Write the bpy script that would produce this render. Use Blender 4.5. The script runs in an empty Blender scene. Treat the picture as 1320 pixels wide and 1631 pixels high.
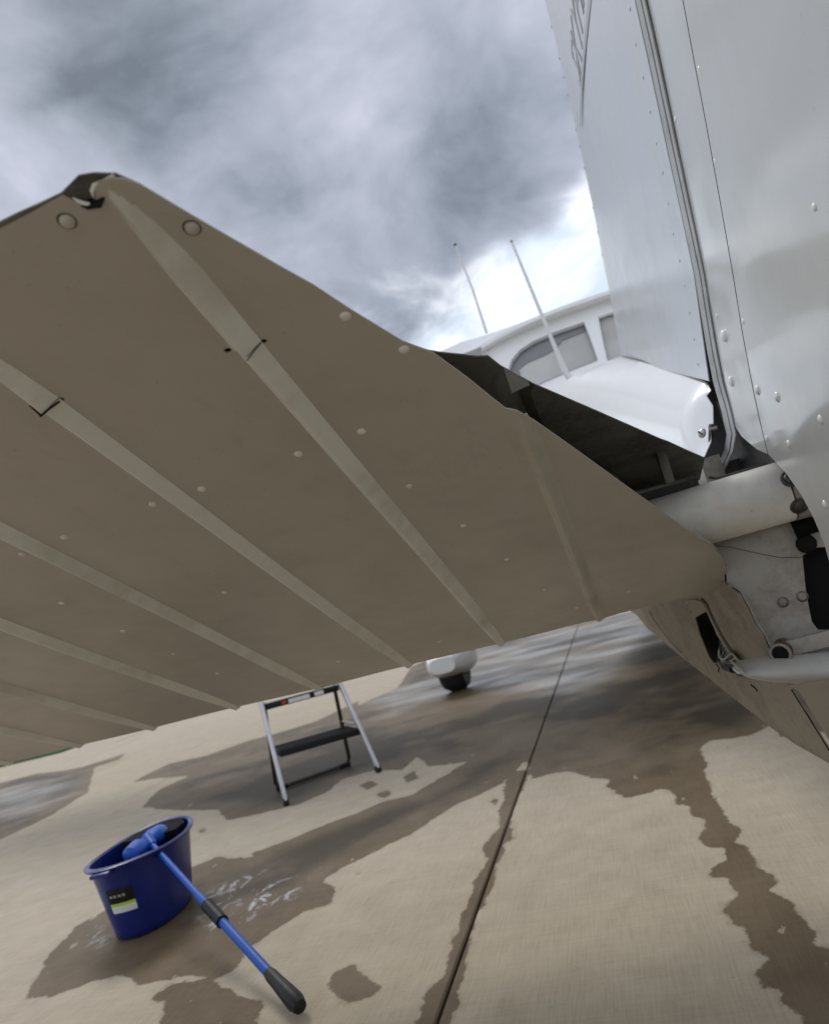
import bpy, math, random
import numpy as np
from mathutils import Vector, Matrix
from mathutils.geometry import delaunay_2d_cdt
random.seed(7)
sc = bpy.context.scene
col = sc.collection
CAM_H = 0.75

# ------------------------------------------------------------------ camera
F_PX, CX, CY = 1150.0, 660.0, 815.5
M = Matrix(((0.93370273, 0.27578429, 0.22834676),
            (0.2528275, -0.05624419, -0.96587517),
            (-0.25353002, 0.95957262, -0.12224121)))
cam_d = bpy.data.cameras.new('camera')
cam = bpy.data.objects.new('camera', cam_d)
col.objects.link(cam)
cam.matrix_world = Matrix.Translation((0, 0, CAM_H)) @ M.to_4x4()
cam_d.sensor_fit = 'VERTICAL'
cam_d.sensor_height = 36.0
cam_d.lens = 36.0 * F_PX / 1631.0
cam_d.clip_start = 0.02
cam_d.clip_end = 3000
cam_d.dof.use_dof = True
cam_d.dof.focus_distance = 0.8
cam_d.dof.aperture_fstop = 7.5
sc.camera = cam

# ------------------------------------------------------------------ node helpers
def N(nt, typ, loc=None, **kw):
    n = nt.nodes.new(typ)
    for k, v in kw.items():
        if k in n.inputs.keys() if hasattr(n.inputs, 'keys') else False:
            n.inputs[k].default_value = v
        else:
            setattr(n, k, v)
    return n
def setin(n, **kw):
    for k, v in kw.items():
        n.inputs[k.replace('_', ' ')].default_value = v
def math_n(nt, op, a, b=None, c=None, clamp=False):
    n = nt.nodes.new('ShaderNodeMath'); n.operation = op; n.use_clamp = clamp
    for i, x in enumerate((a, b, c)):
        if x is None: continue
        if isinstance(x, (int, float)): n.inputs[i].default_value = x
        else: nt.links.new(x, n.inputs[i])
    return n.outputs[0]
def mixc(nt, fac, a, b):
    n = nt.nodes.new('ShaderNodeMix'); n.data_type = 'RGBA'
    for s, x in ((n.inputs[0], fac), (n.inputs[6], a), (n.inputs[7], b)):
        if isinstance(x, (int, float)): s.default_value = x
        elif isinstance(x, tuple): s.default_value = (x[0], x[1], x[2], 1)
        else: nt.links.new(x, s)
    return n.outputs[2]
def noise(nt, vec, scale, detail=4, rough=0.55, dist=0.0):
    n = nt.nodes.new('ShaderNodeTexNoise')
    n.inputs['Scale'].default_value = scale; n.inputs['Detail'].default_value = detail
    n.inputs['Roughness'].default_value = rough; n.inputs['Distortion'].default_value = dist
    if vec is not None: nt.links.new(vec, n.inputs['Vector'])
    return n.outputs['Fac']
def mapr(nt, v, a, b, c=0.0, d=1.0, smooth=True):
    n = nt.nodes.new('ShaderNodeMapRange')
    n.interpolation_type = 'SMOOTHSTEP' if smooth else 'LINEAR'
    n.inputs[1].default_value = a; n.inputs[2].default_value = b
    n.inputs[3].default_value = c; n.inputs[4].default_value = d
    nt.links.new(v, n.inputs[0]); return n.outputs[0]
def mapping(nt, vec, scale=(1, 1, 1), loc=(0, 0, 0), rot=(0, 0, 0)):
    n = nt.nodes.new('ShaderNodeMapping')
    n.inputs['Scale'].default_value = scale; n.inputs['Location'].default_value = loc
    n.inputs['Rotation'].default_value = rot
    nt.links.new(vec, n.inputs['Vector']); return n.outputs[0]

# ------------------------------------------------------------------ world: heavy broken overcast
SUN_EL, SUN_AZ = math.radians(52), math.radians(-38)     # azimuth from +Y towards +X
world = bpy.data.worlds.new('World'); sc.world = world
world.use_nodes = True
nt = world.node_tree; nt.nodes.clear()
out = nt.nodes.new('ShaderNodeOutputWorld')
sky = nt.nodes.new('ShaderNodeTexSky'); sky.sky_type = 'NISHITA'; sky.sun_disc = False
sky.sun_elevation = SUN_EL; sky.sun_rotation = SUN_AZ
bg1 = nt.nodes.new('ShaderNodeBackground'); bg1.inputs['Strength'].default_value = 0.09
nt.links.new(sky.outputs[0], bg1.inputs[0])
tc = nt.nodes.new('ShaderNodeTexCoord')
dirv = tc.outputs['Generated']
sep = nt.nodes.new('ShaderNodeSeparateXYZ'); nt.links.new(dirv, sep.inputs[0])
elz = sep.outputs[2]
# flattened cloud deck coordinates
den = math_n(nt, 'MAXIMUM', math_n(nt, 'ADD', elz, 0.28), 0.1)
cmb = nt.nodes.new('ShaderNodeCombineXYZ')
nt.links.new(math_n(nt, 'DIVIDE', sep.outputs[0], den), cmb.inputs[0])
nt.links.new(math_n(nt, 'DIVIDE', sep.outputs[1], den), cmb.inputs[1])
wrp = nt.nodes.new('ShaderNodeTexNoise'); wrp.inputs['Scale'].default_value = 1.6; wrp.inputs['Detail'].default_value = 3
nt.links.new(cmb.outputs[0], wrp.inputs['Vector'])
vm = nt.nodes.new('ShaderNodeVectorMath'); vm.operation = 'MULTIPLY_ADD'
nt.links.new(wrp.outputs['Color'], vm.inputs[0]); vm.inputs[1].default_value = (.45, .45, .45)
nt.links.new(cmb.outputs[0], vm.inputs[2])
big = noise(nt, mapping(nt, vm.outputs[0], (1, 1, 1), (3.1, 0.4, 0)), 1.5, 4, .5)
fine = noise(nt, mapping(nt, vm.outputs[0], (1, 1, 1), (7.3, 2.2, 0)), 4.6, 6, .56)
vm2 = nt.nodes.new('ShaderNodeVectorMath'); vm2.operation = 'MULTIPLY_ADD'
nt.links.new(wrp.outputs['Color'], vm2.inputs[0]); vm2.inputs[1].default_value = (.16, .16, .16)
wv = nt.nodes.new('ShaderNodeVectorMath'); wv.operation = 'ADD'
nt.links.new(dirv, vm2.inputs[2]); nt.links.new(vm2.outputs[0], wv.inputs[0]); wv.inputs[1].default_value = (-.08, -.08, -.08)
# individual cloud masses (direction, radius, weight): dark undersides and thin bright gaps of the deck
masses = [((-.34, .69, .64), .20, -.42), ((-.06, .875, .49), .20, -.30), ((.05, .875, .46), .13, -.16), ((-.19, .86, .47), .15, -.22),
          ((-.20, .88, .44), .13, -.12), ((-.14, .79, .60), .20, .20), ((-.25, .80, .52), .12, .12), ((-.45, .60, .66), .07, .16), ((-.10, .70, .70), .16, .12),
          ((-.02, .90, .44), .05, .16), ((-.42, .72, .55), .09, .10), ((-.15, .90, .40), .13, .22), ((.03, .93, .36), .11, .5),
          ((.10, .93, .36), .10, .35), ((.8, .3, .5), .35, -.2), ((-.8, -.2, .6), .4, .25), ((.1, -.8, .6), .55, .5), ((-.7, -.6, .5), .45, .35),  # unseen bright masses behind the camera, added to light the aft-facing cabin
          ((0, 0, 1), .35, .2)]
acc = math_n(nt, 'ADD', math_n(nt, 'MULTIPLY', math_n(nt, 'SUBTRACT', big, .5), 1.3), math_n(nt, 'MULTIPLY', math_n(nt, 'SUBTRACT', fine, .5), 1.1))
for d_, r_, w_ in masses:
    dv = Vector(d_).normalized()
    dist = nt.nodes.new('ShaderNodeVectorMath'); dist.operation = 'DISTANCE'
    nt.links.new(wv.outputs[0], dist.inputs[0]); dist.inputs[1].default_value = dv
    acc = math_n(nt, 'ADD', acc, mapr(nt, dist.outputs['Value'], r_ * 1.5, r_ * .1, 0, w_))
# clear bright band under the deck
band = mapr(nt, math_n(nt, 'ADD', elz, math_n(nt, 'MULTIPLY', math_n(nt, 'ADD', math_n(nt, 'MULTIPLY', acc, -.34), 0), 1.0)), .50, .35, 0, 1)
ramp = nt.nodes.new('ShaderNodeValToRGB'); cr = ramp.color_ramp
nt.links.new(math_n(nt, 'ADD', acc, .60), ramp.inputs[0])
cr.elements[0].position = .0; cr.elements[0].color = (.135, .165, .205, 1)
cr.elements[1].position = 1.0; cr.elements[1].color = (1.0, 1.01, 1.06, 1)
for p_, c_ in ((.14, (.215, .25, .305)), (.3, (.32, .355, .425)), (.55, (.45, .48, .57)), (.76, (.60, .61, .72)), (.90, (.76, .77, .87))):
    e = cr.elements.new(p_); e.color = (*c_, 1)
lowc = mixc(nt, mapr(nt, fine, .35, .7), (.66, .76, .88), (1.12, 1.14, 1.18))
cl = mixc(nt, band, ramp.outputs[0], lowc)
gnd = mapr(nt, elz, .02, -.05)
cl = mixc(nt, gnd, cl, (.25, .23, .2))
bg2 = nt.nodes.new('ShaderNodeBackground'); nt.links.new(cl, bg2.inputs[0]); bg2.inputs['Strength'].default_value = 1.0
mx = nt.nodes.new('ShaderNodeMixShader'); mx.inputs[0].default_value = .95
nt.links.new(bg1.outputs[0], mx.inputs[1]); nt.links.new(bg2.outputs[0], mx.inputs[2])
nt.links.new(mx.outputs[0], out.inputs[0])

sun_d = bpy.data.lights.new('sun', 'SUN'); sun = bpy.data.objects.new('sun', sun_d); col.objects.link(sun)
sun_d.energy = 1.2; sun_d.angle = math.radians(20); sun_d.color = (1, .97, .92)
sd = Vector((math.sin(SUN_AZ) * math.cos(SUN_EL), math.cos(SUN_AZ) * math.cos(SUN_EL), math.sin(SUN_EL)))
sun.rotation_euler = sd.to_track_quat('Z', 'Y').to_euler()
sc.view_settings.view_transform = 'Standard'; sc.view_settings.look = 'None'
sc.view_settings.exposure = 0.22; sc.view_settings.gamma = 1.0; sc.view_settings.use_curve_mapping = False

# ------------------------------------------------------------------ geometry helpers
CO = Vector((0, 0, CAM_H))
def ray(px, py):
    return M @ Vector(((px - CX) / F_PX, -(py - CY) / F_PX, -1.0))
def at_y(px, py, Y):          # surveyed point: sight line met with the plane Y = const
    r = ray(px, py); return CO + r * (Y / r.y)
def at_x(px, py, X):
    r = ray(px, py); return CO + r * (X / r.x)
def at_z(px, py, z):
    r = ray(px, py); return CO + r * ((z - CAM_H) / r.z)
def at_pl(px, py, O, n):
    r = ray(px, py); return CO + r * ((O - CO).dot(n) / r.dot(n))

def tag(o, label=None, cat=None, group=None, kind=None):
    if label: o['label'] = label
    if cat: o['category'] = cat
    if group: o['group'] = group
    if kind: o['kind'] = kind
    return o
def empty(name, loc=(0, 0, 0)):
    o = bpy.data.objects.new(name, None); col.objects.link(o); o.location = loc
    o.empty_display_size = .1
    return o
def link(name, me, mat, parent=None, smooth=True, angle=35):
    if mat is not None and not me.materials: me.materials.append(mat)
    if smooth:
        me.shade_smooth(); me.set_sharp_from_angle(angle=math.radians(angle))
    o = bpy.data.objects.new(name, me); col.objects.link(o)
    if parent is not None:
        o.parent = parent
        off = Vector(parent.get('_w', (0, 0, 0)))
        o.location = -off
    return o
def mesh(vs, fs):
    me = bpy.data.meshes.new('m'); me.from_pydata([tuple(v) for v in vs], [], fs); me.update()
    import bmesh
    bm = bmesh.new(); bm.from_mesh(me); bmesh.ops.recalc_face_normals(bm, faces=bm.faces); bm.to_mesh(me); bm.free()
    return me
def inpoly(poly, P):
    x, y = P[:, 0], P[:, 1]; c = np.zeros(len(P), bool); n = len(poly)
    for i in range(n):
        x1, y1 = poly[i]; x2, y2 = poly[(i + 1) % n]
        if y1 == y2: continue
        cond = ((y1 > y) != (y2 > y)) & (x < (x2 - x1) * (y - y1) / (y2 - y1) + x1)
        c ^= cond
    return c
def densify(poly, step):
    out_ = []
    n = len(poly)
    for i in range(n):
        a, b = Vector(poly[i]), Vector(poly[(i + 1) % n])
        k = max(1, int((b - a).length / step))
        for j in range(k): out_.append(tuple(a.lerp(b, j / k)))
    return out_
def rounded(poly, r=.3, it=1):        # corner cutting of a 2-D or 3-D loop
    for _ in range(it):
        q = []
        for i in range(len(poly)):
            a, b = Vector(poly[i]), Vector(poly[(i + 1) % len(poly)])
            q += [tuple(a.lerp(b, r)), tuple(a.lerp(b, 1 - r))]
        poly = q
    return poly
def sheet(name, poly, fn, thick, mat, parent, holes=(), cols=None, rows=None, step=.05, angle=35):
    """real sheet metal: outline in (u,v), holes cut out, fn(u,v)->3-D point, thick vector or scalar along z of fn"""
    poly = densify(poly, step)
    loops = [poly] + [densify(h, step) for h in holes]
    pts, edges = [], []
    for L in loops:
        b = len(pts); pts += L
        edges += [(b + i, b + (i + 1) % len(L)) for i in range(len(L))]
    A = np.array(poly); u0, v0 = A.min(0); u1, v1 = A.max(0)
    us = cols if cols is not None else np.arange(u0 + step / 2, u1, step)
    vs = rows if rows is not None else np.arange(v0 + step / 2, v1, step)
    G = np.array([(u, v) for u in us for v in vs])
    if len(G):
        k = inpoly(poly, G)
        for h in holes: k &= ~inpoly(h, G)
        G = G[k]
        # keep a little clear of the outline
        E = np.array(pts)
        if len(G):
            keep = np.ones(len(G), bool)
            for e in E: keep &= ((G - e) ** 2).sum(1) > (step * .18) ** 2
            G = G[keep]
        pts = pts + [tuple(g) for g in G]
    r = delaunay_2d_cdt([Vector(p[:2]) for p in pts], edges, [], 0, 1e-7)
    V, T = r[0], r[2]
    VA = np.array([tuple(v) for v in V]); TA = [t for t in T if len(t) == 3]
    C = np.array([VA[list(t)].mean(0) for t in TA])
    k = inpoly(poly, C)
    for h in loops[1:]: k &= ~inpoly(h, C)
    TA = [t for t, q in zip(TA, k) if q]
    used = sorted({i for t in TA for i in t}); mp = {v: i for i, v in enumerate(used)}
    TA = [tuple(mp[i] for i in t) for t in TA]
    front = [fn(VA[i][0], VA[i][1]) for i in used]
    n = len(front)
    if callable(thick): back = [p + thick(VA[i][0], VA[i][1]) for p, i in zip(front, used)]
    else: back = [p + thick for p in front]
    fs = list(TA) + [tuple(n + i for i in reversed(t)) for t in TA]
    cnt = {}
    for t in TA:
        for i in range(3):
            e = (t[i], t[(i + 1) % 3]); cnt[e] = cnt.get(e, 0) + 1
    for (a, b) in cnt:
        if (b, a) not in cnt: fs.append((b, a, n + a, n + b))
    return link(name, mesh(front + back, fs), mat, parent, angle=angle)
def plane_basis(O, n):
    n = n.normalized(); u = n.orthogonal().normalized()
    return u, n.cross(u)
def px_sheet(name, pxs, O, n, thick, mat, parent, holes=(), step=.05, bulge=None, angle=35, pts3=None):
    """outline surveyed on a real plane (O,n); thickness goes away along n*thick"""
    u, v = plane_basis(O, n); n = n.normalized()
    P = pts3 if pts3 is not None else [at_pl(x, y, O, n) for x, y in pxs]
    to2 = lambda p: ((p - O).dot(u), (p - O).dot(v))
    hs = [[to2(at_pl(x, y, O, n)) for x, y in h] for h in holes]
    fn = (lambda a, b: O + u * a + v * b) if bulge is None else (lambda a, b: O + u * a + v * b + n * bulge(O + u * a + v * b))
    return sheet(name, [to2(p) for p in P], fn, n * thick, mat, parent, holes=hs, step=step, angle=angle)
def loft(name, rings, mat, parent, close=True, caps=True, smooth=True, angle=35):
    vs, fs = [], []; k = len(rings[0])
    for r in rings: vs += list(r)
    for i in range(len(rings) - 1):
        for j in range(k if close else k - 1):
            a, b = i * k + j, i * k + (j + 1) % k
            fs.append((a, b, b + k, a + k))
    if caps and close:
        fs.append(tuple(range(k - 1, -1, -1))); fs.append(tuple(range((len(rings) - 1) * k, len(rings) * k)))
    return link(name, mesh(vs, fs), mat, parent, smooth, angle)
def shell(name, rows, off, mat, parent, angle=35):
    """open surface given by rows of 3-D points, thickened by vector off"""
    vs, fs = [], []; k = len(rows[0]); m = len(rows)
    for r in rows: vs += [Vector(p) for p in r]
    n = len(vs); vs += [v + off for v in vs]
    for i in range(m - 1):
        for j in range(k - 1):
            a = i * k + j; fs.append((a, a + 1, a + k + 1, a + k)); fs.append((n + a, n + a + k, n + a + k + 1, n + a + 1))
    for i in range(m - 1):
        a = i * k; fs.append((a, a + k, n + a + k, n + a)); b = a + k - 1; fs.append((b, n + b, n + b + k, b + k))
    for j in range(k - 1):
        a = j; fs.append((a, n + a, n + a + 1, a + 1)); b = (m - 1) * k + j; fs.append((b, b + 1, n + b + 1, n + b))
    return link(name, mesh(vs, fs), mat, parent, angle=angle)
def tube_me(path, r, seg=12, flat=1.0):
    path = [Vector(p) for p in path]; rings = []
    rr = r if isinstance(r, (list, tuple)) else [r] * len(path)
    up = None
    for i, p in enumerate(path):
        t = (path[min(i + 1, len(path) - 1)] - path[max(i - 1, 0)]).normalized()
        if up is None: up = t.orthogonal().normalized()
        up = (up - t * up.dot(t)).normalized(); s = t.cross(up)
        rings.append([p + (up * math.cos(a) * flat + s * math.sin(a)) * rr[i] for a in [2 * math.pi * k / seg for k in range(seg)]])
    vs, fs = [], []
    for q in rings: vs += q
    for i in range(len(rings) - 1):
        for j in range(seg):
            a, b = i * seg + j, i * seg + (j + 1) % seg; fs.append((a, b, b + seg, a + seg))
    fs.append(tuple(range(seg - 1, -1, -1))); fs.append(tuple(range(len(vs) - seg, len(vs))))
    return mesh(vs, fs)
def tube(name, path, r, mat, parent, seg=12, flat=1.0, angle=40):
    return link(name, tube_me(path, r, seg, flat), mat, parent, angle=angle)
def box_me(c, ax, ay, az, bev=.0):
    c = Vector(c); ax, ay, az = Vector(ax), Vector(ay), Vector(az)
    vs = [c + ax * i + ay * j + az * k for i in (-1, 1) for j in (-1, 1) for k in (-1, 1)]
    fs = [(0, 1, 3, 2), (4, 6, 7, 5), (0, 4, 5, 1), (2, 3, 7, 6), (0, 2, 6, 4), (1, 5, 7, 3)]
    me = mesh(vs, fs)
    if bev:
        import bmesh
        bm = bmesh.new(); bm.from_mesh(me)
        bmesh.ops.bevel(bm, geom=list(bm.edges), offset=bev, segments=2, affect='EDGES', profile=.5)
        bm.to_mesh(me); bm.free()
    return me
def box(name, c, ax, ay, az, mat, parent, bev=0.0):
    return link(name, box_me(c, ax, ay, az, bev), mat, parent)
def dome_me(r, h, seg=14, rings=4, base=.12):
    prof = [(1.0, 0.0), (1.0, base)] + [(math.cos(t), base + (1 - base) * math.sin(t)) for t in [math.pi / 2 * i / rings for i in range(1, rings)]]
    vs, fs = [], []
    for a, b in prof:
        vs += [Vector((r * a * math.cos(2 * math.pi * k / seg), r * a * math.sin(2 * math.pi * k / seg), h * b)) for k in range(seg)]
    for i in range(len(prof) - 1):
        for j in range(seg):
            p, q = i * seg + j, i * seg + (j + 1) % seg; fs.append((p, q, q + seg, p + seg))
    vs.append(Vector((0, 0, h))); t = len(vs) - 1; b0 = (len(prof) - 1) * seg
    for j in range(seg): fs.append((b0 + j, b0 + (j + 1) % seg, t))
    fs.append(tuple(range(seg - 1, -1, -1)))
    return mesh(vs, fs)
_proto = {}
def rivet(name, p, n, r, h, mat, parent):
    key = (round(r, 4), round(h, 4), mat.name)
    if key not in _proto:
        me = dome_me(r, h); me.materials.append(mat); me.shade_smooth(); me.set_sharp_from_angle(angle=math.radians(50)); _proto[key] = me
    o = bpy.data.objects.new(name, _proto[key]); col.objects.link(o); o.parent = parent
    off = Vector(parent.get('_w', (0, 0, 0)))
    q = Vector(n).normalized().to_track_quat('Z', 'Y')
    o.rotation_mode = 'QUATERNION'; o.rotation_quaternion = q; o.location = Vector(p) - off
    return o

# ------------------------------------------------------------------ materials
def new_mat(name):
    m = bpy.data.materials.new(name); m.use_nodes = True
    nt = m.node_tree; b = nt.nodes['Principled BSDF']
    return m, nt, b
def coords(nt):
    g = nt.nodes.new('ShaderNodeNewGeometry'); return g.outputs['Position']
def paint(name, base, rough=.3, crough=.12, dirt=None, dirt_amt=.35, dscale=6, bump=.0, bscale=3, coat=0.0, metallic=0, spec=.5, streak=None, fine_bump=.02):
    m, nt, b = new_mat(name); P = coords(nt)
    n1 = noise(nt, P, dscale, 6, .6, .4); n2 = noise(nt, P, dscale * 9, 5, .65)
    f = math_n(nt, 'MULTIPLY', mapr(nt, math_n(nt, 'ADD', math_n(nt, 'MULTIPLY', n1, .7), math_n(nt, 'MULTIPLY', n2, .3)), .42, .68), dirt_amt)
    dc = dirt or tuple(x * .6 for x in base)
    c = mixc(nt, f, base, dc)
    if streak:
        s = noise(nt, mapping(nt, P, streak), 4, 5, .7)
        c = mixc(nt, math_n(nt, 'MULTIPLY', mapr(nt, s, .58, .75), dirt_amt), c, dc)
    # grime specks
    sp = noise(nt, P, 160, 2, .5)
    c = mixc(nt, math_n(nt, 'MULTIPLY', mapr(nt, sp, .70, .78), .35 * min(1, dirt_amt * 3)), c, tuple(x * .45 for x in base))
    nt.links.new(c, b.inputs['Base Color'])
    rg = math_n(nt, 'ADD', math_n(nt, 'MULTIPLY', f, .35), math_n(nt, 'ADD', math_n(nt, 'MULTIPLY', n2, .12 if fine_bump else .0), rough - (.06 if fine_bump else 0)))
    nt.links.new(rg, b.inputs['Roughness'])
    b.inputs['Metallic'].default_value = metallic
    b.inputs['Specular IOR Level'].default_value = spec
    if coat:
        b.inputs['Coat Weight'].default_value = coat; b.inputs['Coat Roughness'].default_value = crough
    h = math_n(nt, 'MULTIPLY', noise(nt, P, bscale, 2, .4, .3), bump)
    h = math_n(nt, 'ADD', h, math_n(nt, 'MULTIPLY', n2, fine_bump * .004))
    bp = nt.nodes.new('ShaderNodeBump'); bp.inputs['Strength'].default_value = 1.0; bp.inputs['Distance'].default_value = 1.0
    nt.links.new(h, bp.inputs['Height']); nt.links.new(bp.outputs[0], b.inputs['Normal'])
    if coat: nt.links.new(bp.outputs[0], b.inputs['Coat Normal'])
    return m
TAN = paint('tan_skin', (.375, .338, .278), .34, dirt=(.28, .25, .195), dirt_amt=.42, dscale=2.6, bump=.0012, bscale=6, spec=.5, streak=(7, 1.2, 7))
WHITE = paint('white_gloss_paint', (.70, .715, .70), .30, dirt=(.55, .54, .49), dirt_amt=.16, dscale=5, bump=.010, bscale=2.6, coat=.35, fine_bump=0)
WHITE_FIN = paint('fin_paint_sky_tint', (.50, .525, .57), .36, crough=.12, dirt=(.44, .44, .43), dirt_amt=.5, dscale=2.2, bump=.003, bscale=4.5, coat=.3, streak=(5, 9, 1.1), fine_bump=0)  # blue-grey base: sky reflected in the white fin is put into the colour
FAIR = paint('white_fairing', (.84, .85, .87), .3, dirt=(.7, .69, .66), dirt_amt=.12, dscale=4, bump=.002, bscale=9, coat=.3, fine_bump=0)
TANL = paint('tan_skin_lit', (.44, .40, .33), .42, dirt=(.17, .14, .10), dirt_amt=.5, dscale=3.2, bump=.0003, bscale=9, spec=.4)  # milder copy of the skin, pale lit look of the root bead painted in
BEAD_LIT = paint('lit_bead_tone', (.62, .60, .53), .42, dirt=(.25, .215, .15), dirt_amt=.45, dscale=4, bump=.0003, bscale=9, spec=.4)  # skin paint lightened: the brighter light on the bead flanks is in the colour
GREY = paint('grey_white_metal', (.315, .295, .26), .4, dirt=(.13, .095, .068), dirt_amt=.7, dscale=11, bump=.001, bscale=12)
GREYL = paint('worn_fairing', (.46, .45, .42), .36, dirt=(.2, .17, .13), dirt_amt=.6, dscale=9)
TUBEW = paint('dirty_white_tube', (.74, .73, .68), .34, dirt=(.5, .42, .32), dirt_amt=.45, dscale=7, bump=.0003, bscale=20)
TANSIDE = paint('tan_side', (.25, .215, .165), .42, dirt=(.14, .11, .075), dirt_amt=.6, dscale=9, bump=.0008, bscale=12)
INNER = paint('primer_inside', (.12, .118, .095), .6, dirt=(.02, .02, .016), dirt_amt=.7, dscale=12)
RUDP = paint('rudder_paint', (.47, .48, .47), .34, crough=.10, dirt=(.40, .39, .35), dirt_amt=.3, dscale=3, bump=.014, bscale=2.6, coat=.6, fine_bump=0)
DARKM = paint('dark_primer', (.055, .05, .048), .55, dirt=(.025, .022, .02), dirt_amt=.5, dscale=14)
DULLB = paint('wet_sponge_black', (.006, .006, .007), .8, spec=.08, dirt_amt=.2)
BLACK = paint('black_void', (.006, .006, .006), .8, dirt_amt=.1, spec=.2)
RUBBER = paint('black_rubber', (.02, .02, .021), .6, dirt_amt=.3, dscale=20)
STEEL = paint('steel', (.42, .41, .40), .35, dirt=(.15, .12, .1), dirt_amt=.5, dscale=40, metallic=1)
DSTEEL = paint('dark_steel', (.10, .095, .09), .38, dirt=(.03, .025, .02), dirt_amt=.6, dscale=60, metallic=.8)
RUST = paint('rusty_pipe', (.13, .075, .055), .6, dirt=(.05, .02, .02), dirt_amt=.8, dscale=50)
SEAL = paint('grey_edge', (.33, .34, .34), .4, dirt=(.15, .15, .14), dirt_amt=.5, dscale=20)
ALU = paint('aluminium_rail', (.62, .62, .66), .38, dirt_amt=.25, dscale=15, metallic=.65)
BLUEB = paint('navy_plastic', (.006, .018, .16), .33, dirt=(.01, .015, .09), dirt_amt=.3, dscale=12)
BLUEM = paint('bright_blue', (.004, .075, .42), .45, spec=.3, dirt_amt=.15, dscale=20)
BLKP = paint('black_plastic', (.009, .009, .010), .5, spec=.3, dirt_amt=.3, dscale=25)
MARK = paint('grey_marking', (.38, .38, .40), .3, dirt_amt=.15, dscale=30)
PALE = paint('pale_label', (.72, .73, .75), .4, dirt_amt=.1, dscale=40)
GREENL = paint('lime_label', (.45, .62, .05), .4, dirt_amt=.1)
REDL = paint('red_label', (.45, .06, .04), .4, dirt_amt=.1)
WIRE = paint('pale_wire', (.45, .44, .36), .45, dirt=(.1, .08, .05), dirt_amt=.6, dscale=80)
ALUSKIN = paint('bright_lip', (.78, .78, .76), .35, dirt_amt=.2)
GLASSD = None
CABW = paint('white_cabin_paint', (.90, .91, .93), .4, dirt_amt=.05, dscale=3, bump=.001, fine_bump=0)
m, nt, b = new_mat('cabin_glass'); GLASSD = m
b.inputs['Base Color'].default_value = (.30, .31, .31, 1); b.inputs['Roughness'].default_value = .08
P = coords(nt); c = mixc(nt, mapr(nt, noise(nt, P, 3, 2), .4, .6), (.46, .47, .46), (.56, .57, .56)); nt.links.new(c, b.inputs['Base Color'])
FRAMEG = paint('window_shade', (.24, .245, .26), .35, dirt_amt=.2, dscale=4)

# concrete with dry and wet areas
m, nt, b = new_mat('apron_concrete'); CONC = m
P = coords(nt)
aw = nt.nodes.new('ShaderNodeAttribute'); aw.attribute_name = 'wet'
ap = nt.nodes.new('ShaderNodeAttribute'); ap.attribute_name = 'puddle'
edge_n = math_n(nt, 'ADD', math_n(nt, 'MULTIPLY', math_n(nt, 'SUBTRACT', noise(nt, P, 26, 3, .6), .5), .035),
                math_n(nt, 'MULTIPLY', math_n(nt, 'SUBTRACT', noise(nt, P, 7, 2, .5), .5), .05))
ragged = math_n(nt, 'MULTIPLY', math_n(nt, 'SUBTRACT', noise(nt, P, 110, 3, .7), .5), .014)
edge_n = math_n(nt, 'ADD', edge_n, ragged)
wsum = math_n(nt, 'ADD', aw.outputs['Fac'], edge_n)
wet = mapr(nt, wsum, -.0025, .0060)
# damp fringe that is drying, and dry flecks inside the film
fringe = math_n(nt, 'MULTIPLY', mapr(nt, math_n(nt, 'ADD', aw.outputs['Fac'], math_n(nt, 'MULTIPLY', math_n(nt, 'SUBTRACT', noise(nt, P, 14, 4, .6), .5), .10)), -.012, .022), .34)
fleck = math_n(nt, 'MULTIPLY', mapr(nt, noise(nt, mapping(nt, P, (1, .45, 1)), 21, 4, .6), .66, .69), mapr(nt, wsum, .22, .05))
wet = math_n(nt, 'MAXIMUM', math_n(nt, 'MULTIPLY', wet, math_n(nt, 'SUBTRACT', 1.0, math_n(nt, 'MULTIPLY', fleck, .9))), fringe)
af = nt.nodes.new('ShaderNodeAttribute'); af.attribute_name = 'foam'
pud_n = noise(nt, mapping(nt, P, (1.2, 2.4, 1)), 1.1, 3, .5, .3)
pud = mapr(nt, math_n(nt, 'ADD', ap.outputs['Fac'], math_n(nt, 'MULTIPLY', math_n(nt, 'SUBTRACT', pud_n, .5), .9)), -.02, .62)
wear = noise(nt, P, 1.1, 5, .6, .4)
grain = noise(nt, P, 420, 3, .7)
broom = noise(nt, mapping(nt, P, (1, .05, 1)), 210, 2, .5)
cross = noise(nt, mapping(nt, P, (.06, 1, 1)), 120, 2, .5)
blot = noise(nt, P, 9, 5, .65)
lum = math_n(nt, 'ADD', math_n(nt, 'MULTIPLY', math_n(nt, 'SUBTRACT', broom, .5), .36), math_n(nt, 'MULTIPLY', math_n(nt, 'SUBTRACT', cross, .5), .22))
lum = math_n(nt, 'ADD', lum, math_n(nt, 'MULTIPLY', math_n(nt, 'SUBTRACT', grain, .5), .55))
lum = math_n(nt, 'ADD', lum, math_n(nt, 'MULTIPLY', math_n(nt, 'SUBTRACT', blot, .5), .48))
lum = math_n(nt, 'ADD', lum, math_n(nt, 'MULTIPLY', math_n(nt, 'SUBTRACT', wear, .5), .22))
dry = mixc(nt, mapr(nt, lum, -.35, .35, 0, 1, False), (.315, .268, .200), (.61, .535, .418))
wetc = mixc(nt, mapr(nt, lum, -.35, .35, 0, 1, False), (.075, .054, .030), (.225, .168, .104))
spk = mapr(nt, noise(nt, P, 95, 2, .5), .71, .76)
dry = mixc(nt, math_n(nt, 'MULTIPLY', spk, .5), dry, (.2, .16, .11))
wdam = mapr(nt, noise(nt, P, 2.3, 4, .6), .42, .66)      # half-dried parts of the wet area
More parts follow.
